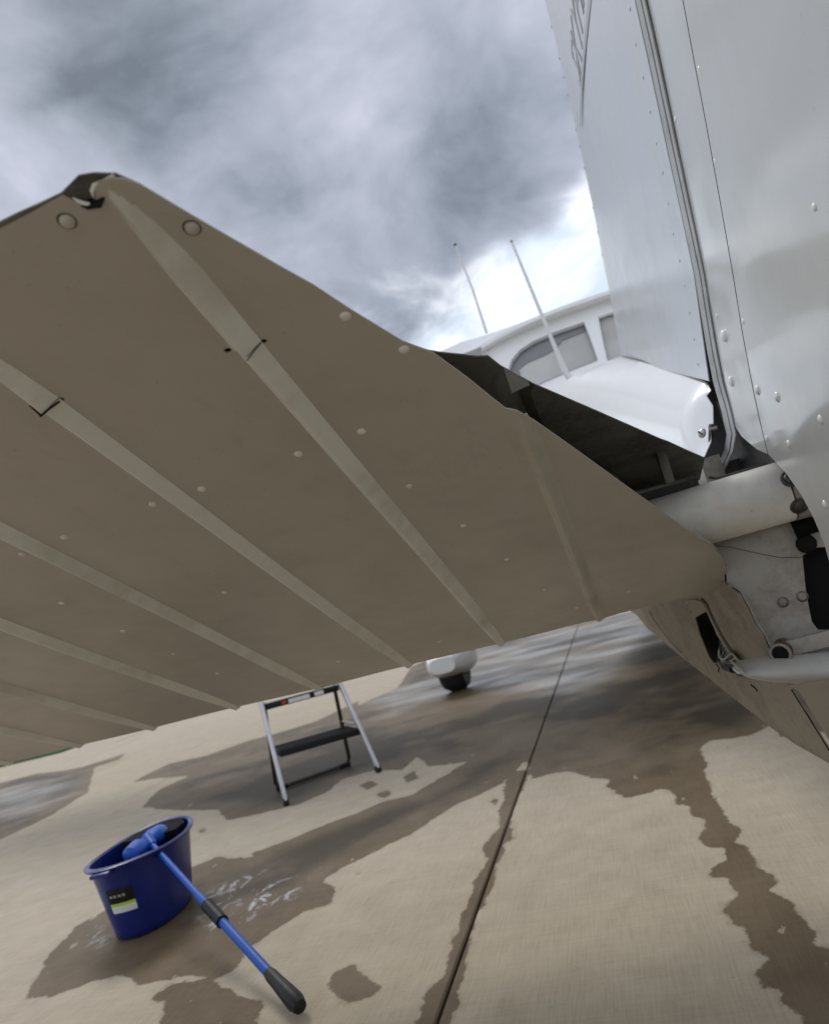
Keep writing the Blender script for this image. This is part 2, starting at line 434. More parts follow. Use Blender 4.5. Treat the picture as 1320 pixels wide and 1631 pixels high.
wetc = mixc(nt, math_n(nt, 'MULTIPLY', wdam, .45), wetc, (.235, .185, .128))
soak = math_n(nt, 'MULTIPLY', mapr(nt, noise(nt, P, .9, 5, .6), .44, .56), mapr(nt, wsum, .03, .22))
wetc = mixc(nt, math_n(nt, 'MULTIPLY', soak, .8), wetc, (.045, .034, .022))
gc = mixc(nt, wet, dry, wetc)
fm = math_n(nt, 'MULTIPLY', mapr(nt, noise(nt, mapping(nt, P, (1, .6, 1)), 13, 5, .7, 1.2), .52, .62), mapr(nt, af.outputs['Fac'], 0, .08))
gc = mixc(nt, math_n(nt, 'MULTIPLY', fm, .7), gc, (.62, .64, .68))
# rust and tyre marks of the old slab
tyre = math_n(nt, 'MULTIPLY', mapr(nt, noise(nt, mapping(nt, P, (.9, .12, 1)), 2.3, 4, .6), .60, .72), .22)
gc = mixc(nt, tyre, gc, (.17, .13, .09))
nt.links.new(gc, b.inputs['Base Color'])
rr = math_n(nt, 'ADD', .88, math_n(nt, 'MULTIPLY', wet, -.30))
rr = math_n(nt, 'MULTIPLY', rr, math_n(nt, 'ADD', 1.0, math_n(nt, 'MULTIPLY', math_n(nt, 'MULTIPLY', pud, wet), -.60)))
nt.links.new(rr, b.inputs['Roughness'])
h = math_n(nt, 'ADD', math_n(nt, 'MULTIPLY', broom, .5), math_n(nt, 'MULTIPLY', grain, .8))
h = math_n(nt, 'MULTIPLY', h, math_n(nt, 'ADD', 1.0, math_n(nt, 'MULTIPLY', math_n(nt, 'MULTIPLY', pud, wet), -.93)))
b.inputs['IOR'].default_value = 1.36; nt.links.new(math_n(nt, 'ADD', .22, math_n(nt, 'MULTIPLY', math_n(nt, 'MULTIPLY', pud, wet), .30)), b.inputs['Specular IOR Level'])
bp = nt.nodes.new('ShaderNodeBump'); bp.inputs['Distance'].default_value = .0012; bp.inputs['Strength'].default_value = .8
nt.links.new(h, bp.inputs['Height']); nt.links.new(bp.outputs[0], b.inputs['Normal'])

m, nt, b = new_mat('joint_sealant'); SEALANT = m
P = coords(nt)
c = mixc(nt, mapr(nt, noise(nt, P, 30, 4), .45, .7), (.014, .012, .010), (.055, .045, .034)); nt.links.new(c, b.inputs['Base Color']); b.inputs['Roughness'].default_value = .5
m, nt, b = new_mat('grass_green'); GRASS = m
P = coords(nt)
c = mixc(nt, noise(nt, P, 1.5, 6), (.020, .060, .014), (.05, .12, .03)); nt.links.new(c, b.inputs['Base Color']); b.inputs['Roughness'].default_value = .9

# ================================================================== GROUND
apron = empty('apron'); tag(apron, kind='structure')
def seg_sdf(poly, X, Y):
    P = np.stack([X.ravel(), Y.ravel()], 1); d2 = np.full(len(P), 1e9); n = len(poly)
    for i in range(n):
        a = np.array(poly[i]); b_ = np.array(poly[(i + 1) % n]); e = b_ - a; L = (e ** 2).sum()
        if L < 1e-12: continue
        t = np.clip(((P - a) @ e) / L, 0, 1)
        q = P - a - t[:, None] * e; d2 = np.minimum(d2, (q ** 2).sum(1))
    s = np.where(inpoly(poly, P), 1, -1)
    return (s * np.sqrt(d2)).reshape(X.shape)
def gp(pl):
    return [tuple(at_z(x, y, 0).xy) for x, y in pl]
WET = [
 # main wash area under the tail with the run-off stream to lower right
 gp([(835, 1215), (850, 1240), (880, 1232), (915, 1228), (940, 1240), (975, 1240), (965, 1252), (978, 1265), (1000, 1271), (1032, 1265), (1045, 1257),
     (1065, 1262), (1076, 1280), (1098, 1284), (1100, 1301), (1125, 1306), (1113, 1338), (1125, 1350), (1154, 1352), (1156, 1372), (1131, 1385), (1133, 1396),
     (1152, 1402), (1166, 1424), (1149, 1440), (1150, 1457), (1180, 1475), (1192, 1510), (1222, 1527), (1206, 1551), (1216, 1571), (1238, 1580), (1254, 1610), (1290, 1650),
     (1420, 1640), (1420, 1530), (1320, 1512), (1298, 1500), (1296, 1482), (1270, 1450), (1246, 1428), (1219, 1418), (1237, 1405), (1235, 1392), (1212, 1380), (1200, 1364), (1183, 1345),
     (1165, 1342), (1182, 1324), (1165, 1314), (1150, 1290), (1135, 1268), (1130, 1250), (1124, 1208), (1113, 1190), (1130, 1181), (1170, 1175), (1200, 1169), (1230, 1152), (1242, 1142), (1500, 1240),
     (1500, 1020), (1200, 885), (960, 945), (800, 1000), (655, 1062), (640, 1085), (600, 1098), (575, 1115), (500, 1150), (440, 1168), (395, 1180), (330, 1203), (270, 1216), (210, 1246),
     (250, 1240), (300, 1236), (250, 1260), (226, 1286), (280, 1291), (345, 1290), (362, 1307), (400, 1299), (470, 1283), (520, 1262), (548, 1240), (600, 1226), (640, 1226), (664, 1205),
     (682, 1221), (742, 1214), (716, 1230), (688, 1246), (655, 1266), (600, 1280), (560, 1298), (500, 1320), (440, 1345), (400, 1358), (398, 1366), (345, 1365), (300, 1384), (240, 1420),
     (165, 1451), (120, 1476), (90, 1511), (55, 1560), (38, 1594), (90, 1583), (150, 1563), (200, 1553), (218, 1570), (300, 1552), (340, 1563), (378, 1543), (392, 1518), (412, 1500), (440, 1480), (490, 1450),
     (528, 1441), (534, 1420), (515, 1401), (568, 1371), (650, 1331), (730, 1281), (800, 1248)]),
 gp([(805, 1230), (845, 1225), (822, 1275), (815, 1300), (822, 1335), (808, 1340), (797, 1370), (790, 1392), (775, 1422), (760, 1470), (745, 1510), (742, 1545), (731, 1580), (735, 1602), (720, 1650),
     (645, 1650), (660, 1625), (672, 1600), (681, 1570), (705, 1555), (715, 1520), (725, 1480), (745, 1440), (757, 1402), (776, 1364), (765, 1352), (790, 1320), (800, 1275)]),
 gp([(243, 1590), (272, 1566), (330, 1558), (400, 1588), (425, 1600), (405, 1650), (240, 1650), (266, 1611)]),
 gp([(519, 1575), (530, 1547), (560, 1537), (578, 1555), (612, 1567), (598, 1587), (560, 1593)]),
 gp([(563, 1388), (574, 1384), (579, 1390), (568, 1393)]), gp([(314, 1322), (326, 1318), (330, 1324), (318, 1327)]),
 gp([(-60, 1262), (60, 1232), (152, 1222), (140, 1262), (80, 1300), (0, 1338), (-80, 1350)]),
 gp([(80, 1232), (130, 1222), (200, 1200), (190, 1210), (110, 1236)]),
 gp([(575, 1250), (590, 1242), (600, 1250), (585, 1258)]), gp([(640, 1238), (660, 1228), (668, 1240), (650, 1246)]), gp([(600, 1266), (618, 1256), (624, 1266), (610, 1272)]),
 gp([(1238, 1166), (1262, 1160), (1268, 1168), (1245, 1174)]),
 gp([(778, 1276), (790, 1268), (798, 1276), (786, 1284)]),
]
DRY = [gp([(228, 1180), (290, 1172), (350, 1163), (400, 1150), (470, 1133), (492, 1150), (440, 1160), (380, 1176), (300, 1198), (232, 1206)]),
       gp([(572, 1110), (600, 1096), (642, 1084), (632, 1096), (600, 1110), (570, 1124)])]
PUD = [gp([(560, 1160), (560, 1105), (640, 1088), (690, 1058), (800, 1005), (920, 962), (1040, 938), (1100, 960), (1068, 1030), (1070, 1062), (1000, 1080), (975, 1105), (930, 1150), (890, 1160), (850, 1130), (760, 1108), (700, 1118), (640, 1160)]),
       gp([(-60, 1270), (60, 1240), (140, 1230), (130, 1262), (60, 1300), (-60, 1340)]),
       ]
FOAM = [gp([(300, 1470), (310, 1425), (360, 1400), (430, 1380), (500, 1395), (495, 1425), (430, 1450), (380, 1490), (320, 1500)]), gp([(110, 1500), (160, 1465), (190, 1480), (185, 1510), (120, 1520)])]
HOLE = gp([(1060, 1035), (1200, 1080), (1240, 1130), (1100, 1130), (1030, 1105), (960, 1130), (990, 1090)])
def slab(x0, x1, y0, y1, dense=False, z=0.0, name='slab'):
    g = .0075
    x0 += g; x1 -= g; y0 += g; y1 -= g
    if dense:
        def ax(a, b, segs):
            r = []
            for s0, s1, st in segs:
                lo, hi = max(a, s0), min(b, s1)
                if hi > lo: r += list(np.arange(lo, hi - 1e-6, st))
            return np.array(sorted(set(np.round(r + [b], 5))))
        xs = ax(x0, x1, [(-20, -9, .2), (-9, -2.6, .06), (-2.6, .9, .016), (.9, 4, .08), (4, 20, .5)])
        ys = ax(y0, y1, [(-20, 1.1, .2), (1.1, 4.2, .016), (4.2, 9, .04), (9, 20, .15)])
    else:
        xs = np.array([x0, x1]); ys = np.array([y0, y1])
    X, Y = np.meshgrid(xs, ys, indexing='ij')
    nx, ny = X.shape
    vs = np.stack([X.ravel(), Y.ravel(), np.full(X.size, z)], 1)
    ii, jj = np.meshgrid(np.arange(nx - 1), np.arange(ny - 1), indexing='ij')
    a = (ii * ny + jj).ravel(); fs = np.stack([a, a + ny, a + ny + 1, a + 1], 1)
    # bevelled rim and sides
    top_i = [0, (nx - 1) * ny, nx * ny - 1, ny - 1]
    border = [i * ny for i in range(nx)] + [(nx - 1) * ny + j for j in range(1, ny)] + [i * ny + ny - 1 for i in range(nx - 2, -1, -1)] + [j for j in range(ny - 2, 0, -1)]
    bv = vs[border].copy(); cx, cy = (x0 + x1) / 2, (y0 + y1) / 2
    b1 = bv.copy(); b1[:, 0] += np.where(bv[:, 0] <= x0 + 1e-4, -.004, 0) + np.where(bv[:, 0] >= x1 - 1e-4, .004, 0)
    b1[:, 1] += np.where(bv[:, 1] <= y0 + 1e-4, -.004, 0) + np.where(bv[:, 1] >= y1 - 1e-4, .004, 0); b1[:, 2] -= .004
    b2 = b1.copy(); b2[:, 2] = -.05
    n0 = len(vs); k = len(border)
    allv = np.concatenate([vs, b1, b2]); F = [tuple(f) for f in fs]
    for i in range(k):
        j = (i + 1) % k
        F.append((border[j], border[i], n0 + i, n0 + j)); F.append((n0 + j, n0 + i, n0 + k + i, n0 + k + j))
    me = bpy.data.meshes.new('slab'); me.from_pydata(allv.tolist(), [], F); me.update()
    wa = np.full(X.shape, -1.0); pa = np.full(X.shape, -1.0); fa = np.full(X.shape, -1.0)
    if dense:
        wa = np.full(X.shape, -9.0)
        for w in WET: wa = np.maximum(wa, seg_sdf(w, X, Y))
        for w in DRY: wa = np.minimum(wa, -seg_sdf(w, X, Y))
        pa = np.full(X.shape, -9.0)
        for w in PUD: pa = np.maximum(pa, seg_sdf(w, X, Y))
        pa = np.minimum(pa, -seg_sdf(HOLE, X, Y) + .05)
        fa = np.full(X.shape, -9.0)
        for w in FOAM: fa = np.maximum(fa, seg_sdf(w, X, Y))
        fa = np.clip(fa, -.2, .2)
        pa = np.clip(pa, -.5, .35); wa = np.clip(wa, -.5, .5)
    for nm, arr in (('wet', wa), ('puddle', pa), ('foam', fa)):
        at = me.attributes.new(nm, 'FLOAT', 'POINT')
        at.data.foreach_set('value', np.concatenate([arr.ravel(), arr.ravel()[border], arr.ravel()[border]]).astype(np.float32))
    return link(name, me, CONC, apron, smooth=False)
JX = -.5255
W = 6.1
xs_ = [JX + i * W for i in (-4, -3, -2, -1, 0, 1, 2, 3)]
ys_ = [-15.3, -9.2, -3.1, 9.1, 15.0]
for i in range(len(xs_) - 1):
    for j in range(len(ys_) - 1):
        if xs_[i] < -9.5 - 6.1 * 1 and ys_[j + 1] > 12: continue
        slab(xs_[i], xs_[i + 1], ys_[j], ys_[j + 1], dense=(ys_[j] == -3.1 and xs_[i] in (JX - W, JX, JX - 2 * W)) or (ys_[j] == 9.1 and xs_[i] in (JX - W, JX - 2 * W, JX)))
# sealant bed lying in the joints
me = mesh([(-26, -16, -.010), (22, -16, -.010), (22, 15.2, -.010), (-26, 15.2, -.010)], [(0, 1, 2, 3)]); link('joint_sealant', me, SEALANT, apron, smooth=False)
# grass to the horizon, with a gently raised turf edge
gr = mesh([(-1500, -1500, -.06), (1500, -1500, -.06), (1500, 1500, -.06), (-1500, 1500, -.06)], [(0, 1, 2, 3)])
tag(link('grass_field', gr, GRASS, None, smooth=False), kind='structure')
me = mesh([(-400, 15.3, -.01), (300, 15.3, -.01), (300, 800, .02), (-400, 800, .02)], [(0, 1, 2, 3)])
tag(link('turf', me, GRASS, None, smooth=False), kind='structure')
me = mesh([(-40, 8.9, .03), (-7.9, 8.75, .03), (-7.9, 15.4, .03), (-40, 15.4, .03), (-40, 8.9, -.03), (-7.9, 8.75, -.03), (-7.9, 15.4, -.03), (-40, 15.4, -.03)], [(0, 1, 2, 3), (0, 4, 5, 1), (1, 5, 6, 2), (2, 6, 7, 3), (3, 7, 4, 0)])
tag(link('turf', me, GRASS, None, smooth=False), kind='structure')
# unseen far tree mass, added so the puddles reflect something darker than low sky
vs, fs = [], []
rw = random.Random(5)
for k in range(2600):
    a = rw.uniform(0, 2 * math.pi); d0 = rw.uniform(95, 118); cx_, cy_ = math.sin(a) * d0, math.cos(a) * d0
    hh = rw.uniform(5, 10) * (.8 + .25 * math.sin(a * 9) + .12 * math.sin(a * 23)); rr0 = rw.uniform(1.6, 3.4)
    zc = rw.uniform(.25, 1) * hh; b0 = len(vs)
    for j in range(3):
        for i in range(6):
            t = 2 * math.pi * i / 6 + j; r_ = rr0 * (1.0, .9, .35)[j] * rw.uniform(.7, 1.2)
            vs.append((cx_ + r_ * math.cos(t), cy_ + r_ * math.sin(t), max(0, zc + (-.6, .35, 1.0)[j] * rr0)))
    for j in range(2):
        for i in range(6):
            fs.append((b0 + j * 6 + i, b0 + j * 6 + (i + 1) % 6, b0 + j * 6 + 6 + (i + 1) % 6, b0 + j * 6 + 6 + i))
    fs.append(tuple(b0 + 12 + i for i in range(6)))
me = bpy.data.meshes.new('wood'); me.from_pydata(vs, [], fs)
tag(link('added_unseen_wood', me, GRASS, None, smooth=False), 'unseen dark green tree mass added to darken the puddle reflections', 'wood', kind='stuff')
vs, fs = [], []
for i in range(9000):
    x = random.uniform(-26, 6); y = 15.22 + random.random() ** 2 * 3.5; h_ = random.uniform(.04, .11); a = random.uniform(0, 6.28)
    dx, dy = math.cos(a) * .012, math.sin(a) * .012; k = len(vs)
    vs += [(x - dx, y - dy, -.03), (x + dx, y + dy, -.03), (x + random.uniform(-.04, .04), y + random.uniform(-.04, .04), h_)]; fs.append((k, k + 1, k + 2))
me = bpy.data.meshes.new('blades'); me.from_pydata(vs, [], fs)
tag(link('grass', me, GRASS, None, smooth=False), 'short green grass along the far edge of the apron', 'grass', kind='stuff')

# ================================================================== AIRPLANE
plane = empty('airplane', (.27, 4.5, 0)); plane['_w'] = (.27, 4.5, 0)
tag(plane, 'white and tan light airplane seen from under its corrugated tail', 'airplane')
def sub(o):            # parts carry the same world offset for their own children
    o['_w'] = (0, 0, 0); return o
XC = .27
# ---------------- elevator
ZT = CAM_H + .268; YT = .327
SL = .4231; NEL = Vector((0, .38966, .92096))      # plane normal (up/forward)
BEADS = [-1.37, -1.20, -1.035, -.87, -.695, -.53, -.363, -.2, -.036]
def tent(u, l, r, d):
    if u < -l or u > r: return 0.0
    t = (u + l) / l if u < 0 else 1 - u / r
    return d * (t * t * (3 - 2 * t) * .35 + t * .65)
def bead_low(x, y):
    s = 0
    for b_ in BEADS:
        u = x - b_
        k = 1.0
        if y < .463: k = 1.28
        if y > 1.10: k = max(.5, 1 - (y - 1.10) * 4)
        s += tent(u, .009, .021, .0115 * k)
    return s
wob = lambda x, y: .0012 * math.sin(7 * x + 2) * math.sin(5 * y) + .0009 * math.sin(17 * x + 9 * y)
def low_fn(x, y):
    d_ = wob(x, y)
    for b_ in BEADS: d_ += tent(x - b_, .008, .013, .0022)
    return Vector((x, y, ZT - (y - YT) * SL)) - NEL * d_
CUT = [(-.202, .325), (.125, 1.004)]
def onlow(px, py):
    O_ = Vector((0, YT, ZT)); p = at_pl(px, py, O_, NEL); return (p.x, p.y)
def onup(px, py):
    O_ = Vector((0, YT, ZT)); n_ = Vector((0, .2235, 1)).normalized(); p = at_pl(px, py, O_, n_); return (p.x, p.y)
lowpoly = [(-1.62, 1.19), (-1.62, .328), (-.29, .3272), *[onlow(*q) for q in ((30, 342), (60, 329), (100, 310), (112, 317), (124, 323), (138, 328), (151, 328), (153, 300), (157, 286), (176, 281), (196, 283), (222, 292), (300, 338), (425, 410), (500, 452), (560, 492), (640, 542), (690, 562), (745, 603), (790, 640), (806, 652), (822, 652), (850, 670), (930, 726), (1030, 798), (1116, 862), (1132, 870), (1146, 884), (1154, 900), (1157, 922))], (.150, 1.19)]
cols = sorted({round(b_ + o_, 4) for b_ in BEADS for o_ in (-.013, -.009, -.006, -.003, 0, .004, .009, .015, .021, .026)} | {round(v, 4) for v in np.arange(-1.6, .15, .04) if all(abs(v - b_) > .03 for b_ in BEADS)})
rows = sorted(set(np.round(np.concatenate([np.arange(.34, 1.19, .03), [.455, .4605, .4655, .47]]), 4)))
slots = []
for bx in (-.2, -.363):
    yy = .463 if bx == -.2 else .4505
    for sx in (-.0125, .0145) if bx == -.2 else (-.0095, .013):
        slots.append([(bx + sx + .0030 * math.cos(a), yy + (.003 if sx > 0 else 0) + .0022 * math.sin(a)) for a in [i * math.pi / 4 for i in range(8)]])
elev = sheet('elevator', lowpoly, low_fn, NEL * .0012, TAN, plane, holes=slots, cols=cols, rows=rows, step=.03, angle=22)
sub(elev)
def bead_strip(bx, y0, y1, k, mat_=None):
    mat_ = mat_ or BEAD_LIT
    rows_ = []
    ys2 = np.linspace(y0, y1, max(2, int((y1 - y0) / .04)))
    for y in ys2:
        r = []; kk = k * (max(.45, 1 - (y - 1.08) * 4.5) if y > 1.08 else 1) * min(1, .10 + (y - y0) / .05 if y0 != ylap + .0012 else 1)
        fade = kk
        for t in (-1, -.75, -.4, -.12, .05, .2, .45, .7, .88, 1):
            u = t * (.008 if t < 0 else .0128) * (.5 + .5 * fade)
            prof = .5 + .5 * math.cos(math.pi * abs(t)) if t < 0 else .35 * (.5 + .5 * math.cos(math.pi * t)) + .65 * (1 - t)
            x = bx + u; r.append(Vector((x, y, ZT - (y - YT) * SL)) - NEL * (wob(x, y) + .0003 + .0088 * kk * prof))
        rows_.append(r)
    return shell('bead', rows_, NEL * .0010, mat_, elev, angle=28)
for b_ in BEADS:
    ylap = .465 if abs(b_ + .2) < .01 else .451
    ystart = .329 if b_ > -.25 else .345
    if b_ > -.1: bead_strip(b_, onlow(812, 654)[1] + .012, 1.195, .85, TANL)
    else:
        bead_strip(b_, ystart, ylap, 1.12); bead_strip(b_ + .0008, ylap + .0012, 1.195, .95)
# crack across the bead where the trailing portion laps (dark slit)
bl = lambda x, y, d: low_fn(x, y) - NEL * d
pts = [bl(-.3725, .4505, .001), bl(-.3665, .4520, .007), bl(-.363, .4500, .0108), bl(-.358, .4505, .0075), bl(-.350, .4530, .0015)]
tube('lap_slit', [p - NEL * .0006 for p in pts], .0008, BLACK, elev, seg=6)
pts = [bl(-.199, .466, .0104), bl(-.194, .4655, .0065), bl(-.187, .4655, .001)]
tube('lap_slit', [p - NEL * .0001 for p in pts], .0006, INNER, elev, seg=6)
# bead joggle plates: the aft length of each bead is a slightly larger channel
# upper skin
SU = .2235; NUP = Vector((0, SU, 1)).normalized()
def up_fn(x, y):
    d_ = -.0030
    for b_ in BEADS: d_ += tent(x - b_, .016, .012, .009) * max(0, min(1, (y - .40) / .12))
    for b_ in (-.2,):
        pass
    return Vector((x, y, ZT - (y - YT) * SU)) + NUP * (d_ + .0030)
uppoly = [(-1.62, 1.20), (-1.62, .329), (-.29, .3285), *[onup(*q) for q in ((30, 340), (60, 327), (98, 309), (107, 300), (126, 281), (150, 277), (185, 278), (222, 294), (300, 341), (425, 413), (560, 495), (640, 545), (682, 559), (700, 562), (760, 568), (778, 570), (800, 592), (850, 612), (950, 655), (1050, 699), (1064, 704), (1090, 716), (1122, 730))], (.172, 1.20)]
ucols = sorted({round(b_ + o_, 4) for b_ in BEADS for o_ in (-.03, -.02, -.016, -.008, 0, .006, .012, .02, .03)} | {round(v, 4) for v in np.arange(-1.6, .15, .06)})
u_o = sheet('upper_skin', uppoly, up_fn, NUP * .0012, INNER, elev, cols=ucols, rows=list(np.arange(.335, 1.2, .04)), step=.04)
o = sheet('upper_skin_paint', uppoly, lambda x, y: up_fn(x, y) + NUP * .0013, NUP * .0003, WHITE, elev, cols=ucols, rows=list(np.arange(.335, 1.2, .08)), step=.06)
# white inner lip at the open end of the bead
lip = [low_fn(*onlow(*q)) - NEL * .0004 for q in ((116, 314), (124, 319), (134, 323), (146, 325), (154, 322))]
tube('bead_lip', lip, [.0003, .0009, .0012, .0010, .0004], ALUSKIN, elev, seg=8)
lip = [low_fn(*onlow(*q)) + Vector((0, .001, .001)) for q in ((148, 316), (146, 305), (150, 294), (156, 288))]
tube('bead_lip', lip, [.0004, .0014, .0014, .0004], ALUSKIN, elev, seg=8)
px_sheet('opening_dark_plug', [(104, 306), (126, 283), (160, 281), (172, 300), (160, 330), (138, 333), (112, 320)], at_y(140, 300, .337), Vector((0, -1, 0)), -.001, BLACK, elev, step=.02)  # black plate put in for the shade inside the open bead end
# internal ribs and spar seen through the open cutout
def wedge(name, pA, pB, mat, parent, inset=.004, t=.002):
    (xa, ya), (xb, yb) = pA, pB; rows_ = []
    for k in range(9):
        x = xa + (xb - xa) * k / 8; y = ya + (yb - ya) * k / 8
        lo = ZT - (y - YT) * SL + inset; hi = ZT - (y - YT) * SU - inset
        hi = max(hi, lo + .001)
        rows_.append([Vector((x, y, lo)), Vector((x, y, hi))])
    dirv_ = Vector((xb - xa, yb - ya, 0)).normalized(); nn = Vector((-dirv_.y, dirv_.x, 0))
    return shell(name, rows_, nn * t, mat, parent)
wedge('inner_rib', (-.07, .72), (.05, 1.06), INNER, elev)
wedge('hinge_spar', (-1.6, 1.17), (.165, 1.17), INNER, elev)
# doubler strip with grey bracket in the opening
p = at_y(1055, 705, 1.02); q = at_y(1058, 765, 1.02)
box('stiffener', (p + q) / 2 + Vector((0, .01, 0)), (.006, 0, 0), (0, .012, 0), (0, 0, .03), INNER, elev, .001)
# elevator rivets
rv = [(-.333, .599), (-.386, .599), (-.493, .604), (-.548, .608), (-.187, .591), (-.229, .593),
      (-.162, .692), (-.138, .797), (-.115, .905), (-.09, 1.024), (-.601, .711), (-.605, .813), (-.609, .916), (-.611, 1.021), (-.123, .470), (-.098, .518),
      (-.44, .79), (-.44, 1.09), (-.06, 1.12), (-.28, 1.12), (-.66, .604), (-.73, .604), (-.84, .6), (-1.0, .6), (.02, 1.11)]
for x, y in rv:
    if any(-.012 < x - b_ < .024 for b_ in BEADS): x += .02
    rivet('rivet', low_fn(x, y) + NEL * .0006, -NEL, .0044 if y < .65 else .0037, .0024, BEAD_LIT, elev)
for x, y in ((-.235, .3415), (-.1745, .372), (-.40, .345), (-.52, .345)):
    rivet('rivet_seat', low_fn(x, y) + NEL * .0006, -NEL, .0064, .0012, DARKM, elev)
    rivet('rivet', low_fn(x, y) + NEL * .0002, -NEL, .0046, .0036, TANL, elev)
    p = low_fn(x, y); ring = [p + NEL * .0005 + Vector((math.cos(a) * .0058, math.sin(a) * .0058 * .92, -math.sin(a) * .0058 * .39)) for a in [i * math.pi / 10 for i in range(21)]]
# root closing lip of elevator (rolled edge on the root corner)
rp = [low_fn(*onlow(*q)) for q in ((1116, 862), (1132, 870), (1146, 884), (1154, 900), (1157, 922))] + [low_fn(.150, 1.185)]
shell('root_flange', [[p + NEL * .0005, p + NEL * .0005 + Vector((-.002, .002, .009))] for p in rp], Vector((.0012, 0, 0)), TAN, elev)

# ---------------- horizontal stabilizer (both sides) and right-hand elevator
for s in (-1, 1):
    rings = []
    for i, t in enumerate(np.linspace(0, 1, 6)):
        xx = XC + s * (.12 + 1.55 * t); y0 = 1.215; y1 = 1.98 - .25 * t; zc = CAM_H - .045; th = .036 * (1 - .35 * t)
        prof = [(0, .55), (.2, .8), (.5, 1), (.75, .9), (.93, .5), (1, 0), (.93, -.5), (.75, -.9), (.5, -1), (.2, -.8), (0, -.55)]
        rings.append([Vector((xx, y0 + (y1 - y0) * a, zc + th * b_)) for a, b_ in prof])
    loft('stabilizer', rings, WHITE, plane)
me = elev.data
ro = sheet('elevator', [(.40, 1.19), (.42, 1.02), (.70, .33), (1.9, .33), (1.9, 1.19)], lambda x, y: Vector((x, y, ZT - (y - YT) * SL)), NEL * .002, TAN, plane, step=.1)
sheet('upper_skin', [(.40, 1.19), (.42, 1.02), (.70, .33), (1.9, .33), (1.9, 1.19)], lambda x, y: Vector((x, y, ZT + .002 - (y - YT) * SU)), NUP * .002, WHITE, ro, step=.1)

# ---------------- fin
XF = .236
le_px = [(868, 0), (885, 62), (905, 150), (924, 232), (945, 330), (966, 440), (990, 565)]
te_px = [(1010, 0), (1026, 72), (1046, 165), (1064, 250), (1083, 336), (1104, 436), (1128, 607)]
le = [at_x(x, y, .262) for x, y in le_px]; te = [at_x(x, y, XF) for x, y in te_px]
le = [Vector((.264, 1.30, CAM_H + 1.78)), Vector((.264, 1.50, CAM_H + 1.58))] + le
te = [Vector((XF + .015, .40, CAM_H + 1.82)), Vector((XF + .006, .62, CAM_H + 1.40))] + te
def subdiv(L, k=3):
    r = []
    for i in range(len(L) - 1):
        for j in range(k): r.append(L[i].lerp(L[i + 1], j / k))
    return r + [L[-1]]
le, te = subdiv(le), subdiv(te)
fr = [0, .012, .03, .07, .14, .25, .4, .6, .8, 1.0]
def fin_pt(a, b_, f):
    p = a.lerp(b_, f); base = .264 + (XF - .264) * f
    bul = .030 * math.sqrt(f) * (1 - f) ** .9 * 1.3
    return Vector((p.x - bul * .8, p.y, p.z))
left = [[fin_pt(a, b_, f) for f in fr] for a, b_ in zip(le, te)]
fin = shell('fin', left, Vector((.0015, 0, 0)), WHITE_FIN, plane, angle=60); sub(fin)
right = [[Vector((2 * XC - .006 + .0 - p.x, p.y, p.z)) for p in r] for r in left]
shell('fin_right_skin', right, Vector((-.0012, 0, 0)), WHITE_FIN, fin, angle=60)
for i, f in enumerate((1.0,)):
    shell('fin_spar', [[r[-1] + Vector((.004, .012, 0)), q[-1] + Vector((-.004, .012, 0))] for r, q in zip(left, right)], Vector((0, .002, 0)), DARKM, fin)
# fin rivets: along the trailing flange and along the leading edge fold
def on_fin(px, py):
    best = None
    P0 = at_x(px, py, XF - .006)
    return P0
for x, y in [(1003, 14), (1012, 70), (1024, 123), (1035, 178), (1045, 228), (1055, 275), (1064, 324), (1072, 372), (1082, 415), (1090, 455), (1098, 498), (1105, 540), (1111, 580)]:
    f = .93
    # find row whose trailing point is level with this one
    tgt = at_x(x, y, XF)
    r = min(left, key=lambda r: abs(r[-2].lerp(r[-1], .72).z - tgt.z))
    p = r[-2].lerp(r[-1], .72); p = Vector((p.x, tgt.y, tgt.z))
    rivet('rivet', p + Vector((-.0003, 0, 0)), (-1, -.05, .02), .0030, .0009, WHITE_FIN, fin)
for k in range(2, 14):
    r = left[min(len(left) - 1, 6 + int(k * 1.35))]; p = r[2]
    rivet('rivet', p + Vector((-.0003, 0, 0)), (-1, .6, .3), .0030, .0007, WHITE_FIN, fin)
# trailing flange strips
tp = [(1010, 0), (1028, 80), (1064, 250), (1104, 436), (1114, 500), (1124, 560), (1134, 610), (1146, 652), (1155, 692), (1151, 718), (1134, 756)]
def strip(name, dx0, dx1, X, t, mat, pts=tp, extra=True, dx_low=None):
    rows_ = []
    if extra:
        a0, a1 = at_x(tp[0][0] + dx0, tp[0][1], X), at_x(tp[0][0] + dx1, tp[0][1], X)
        b0 = at_x(tp[2][0] + dx0, tp[2][1], X); b1 = at_x(tp[2][0] + dx1, tp[2][1], X)
        for k in (3.0, 1.5): rows_.append([a0 + (a0 - b0) * k, a1 + (a1 - b1) * k])
    for i, (x, y) in enumerate(pts):
        rows_.append([at_x(x + dx0, y, X), at_x(x + dx1, y, X)])
    return shell(name, rows_, Vector((t, 0, 0)), mat, fin)
strip('rear_flange', 1.5, 9, .2335, .0022, SEAL)
strip('seal_strip', 11, 15.5, .2345, .002, SEAL)
strip('gap_seal', 8, 17, .2425, .0015, BLACK, tp[:9])
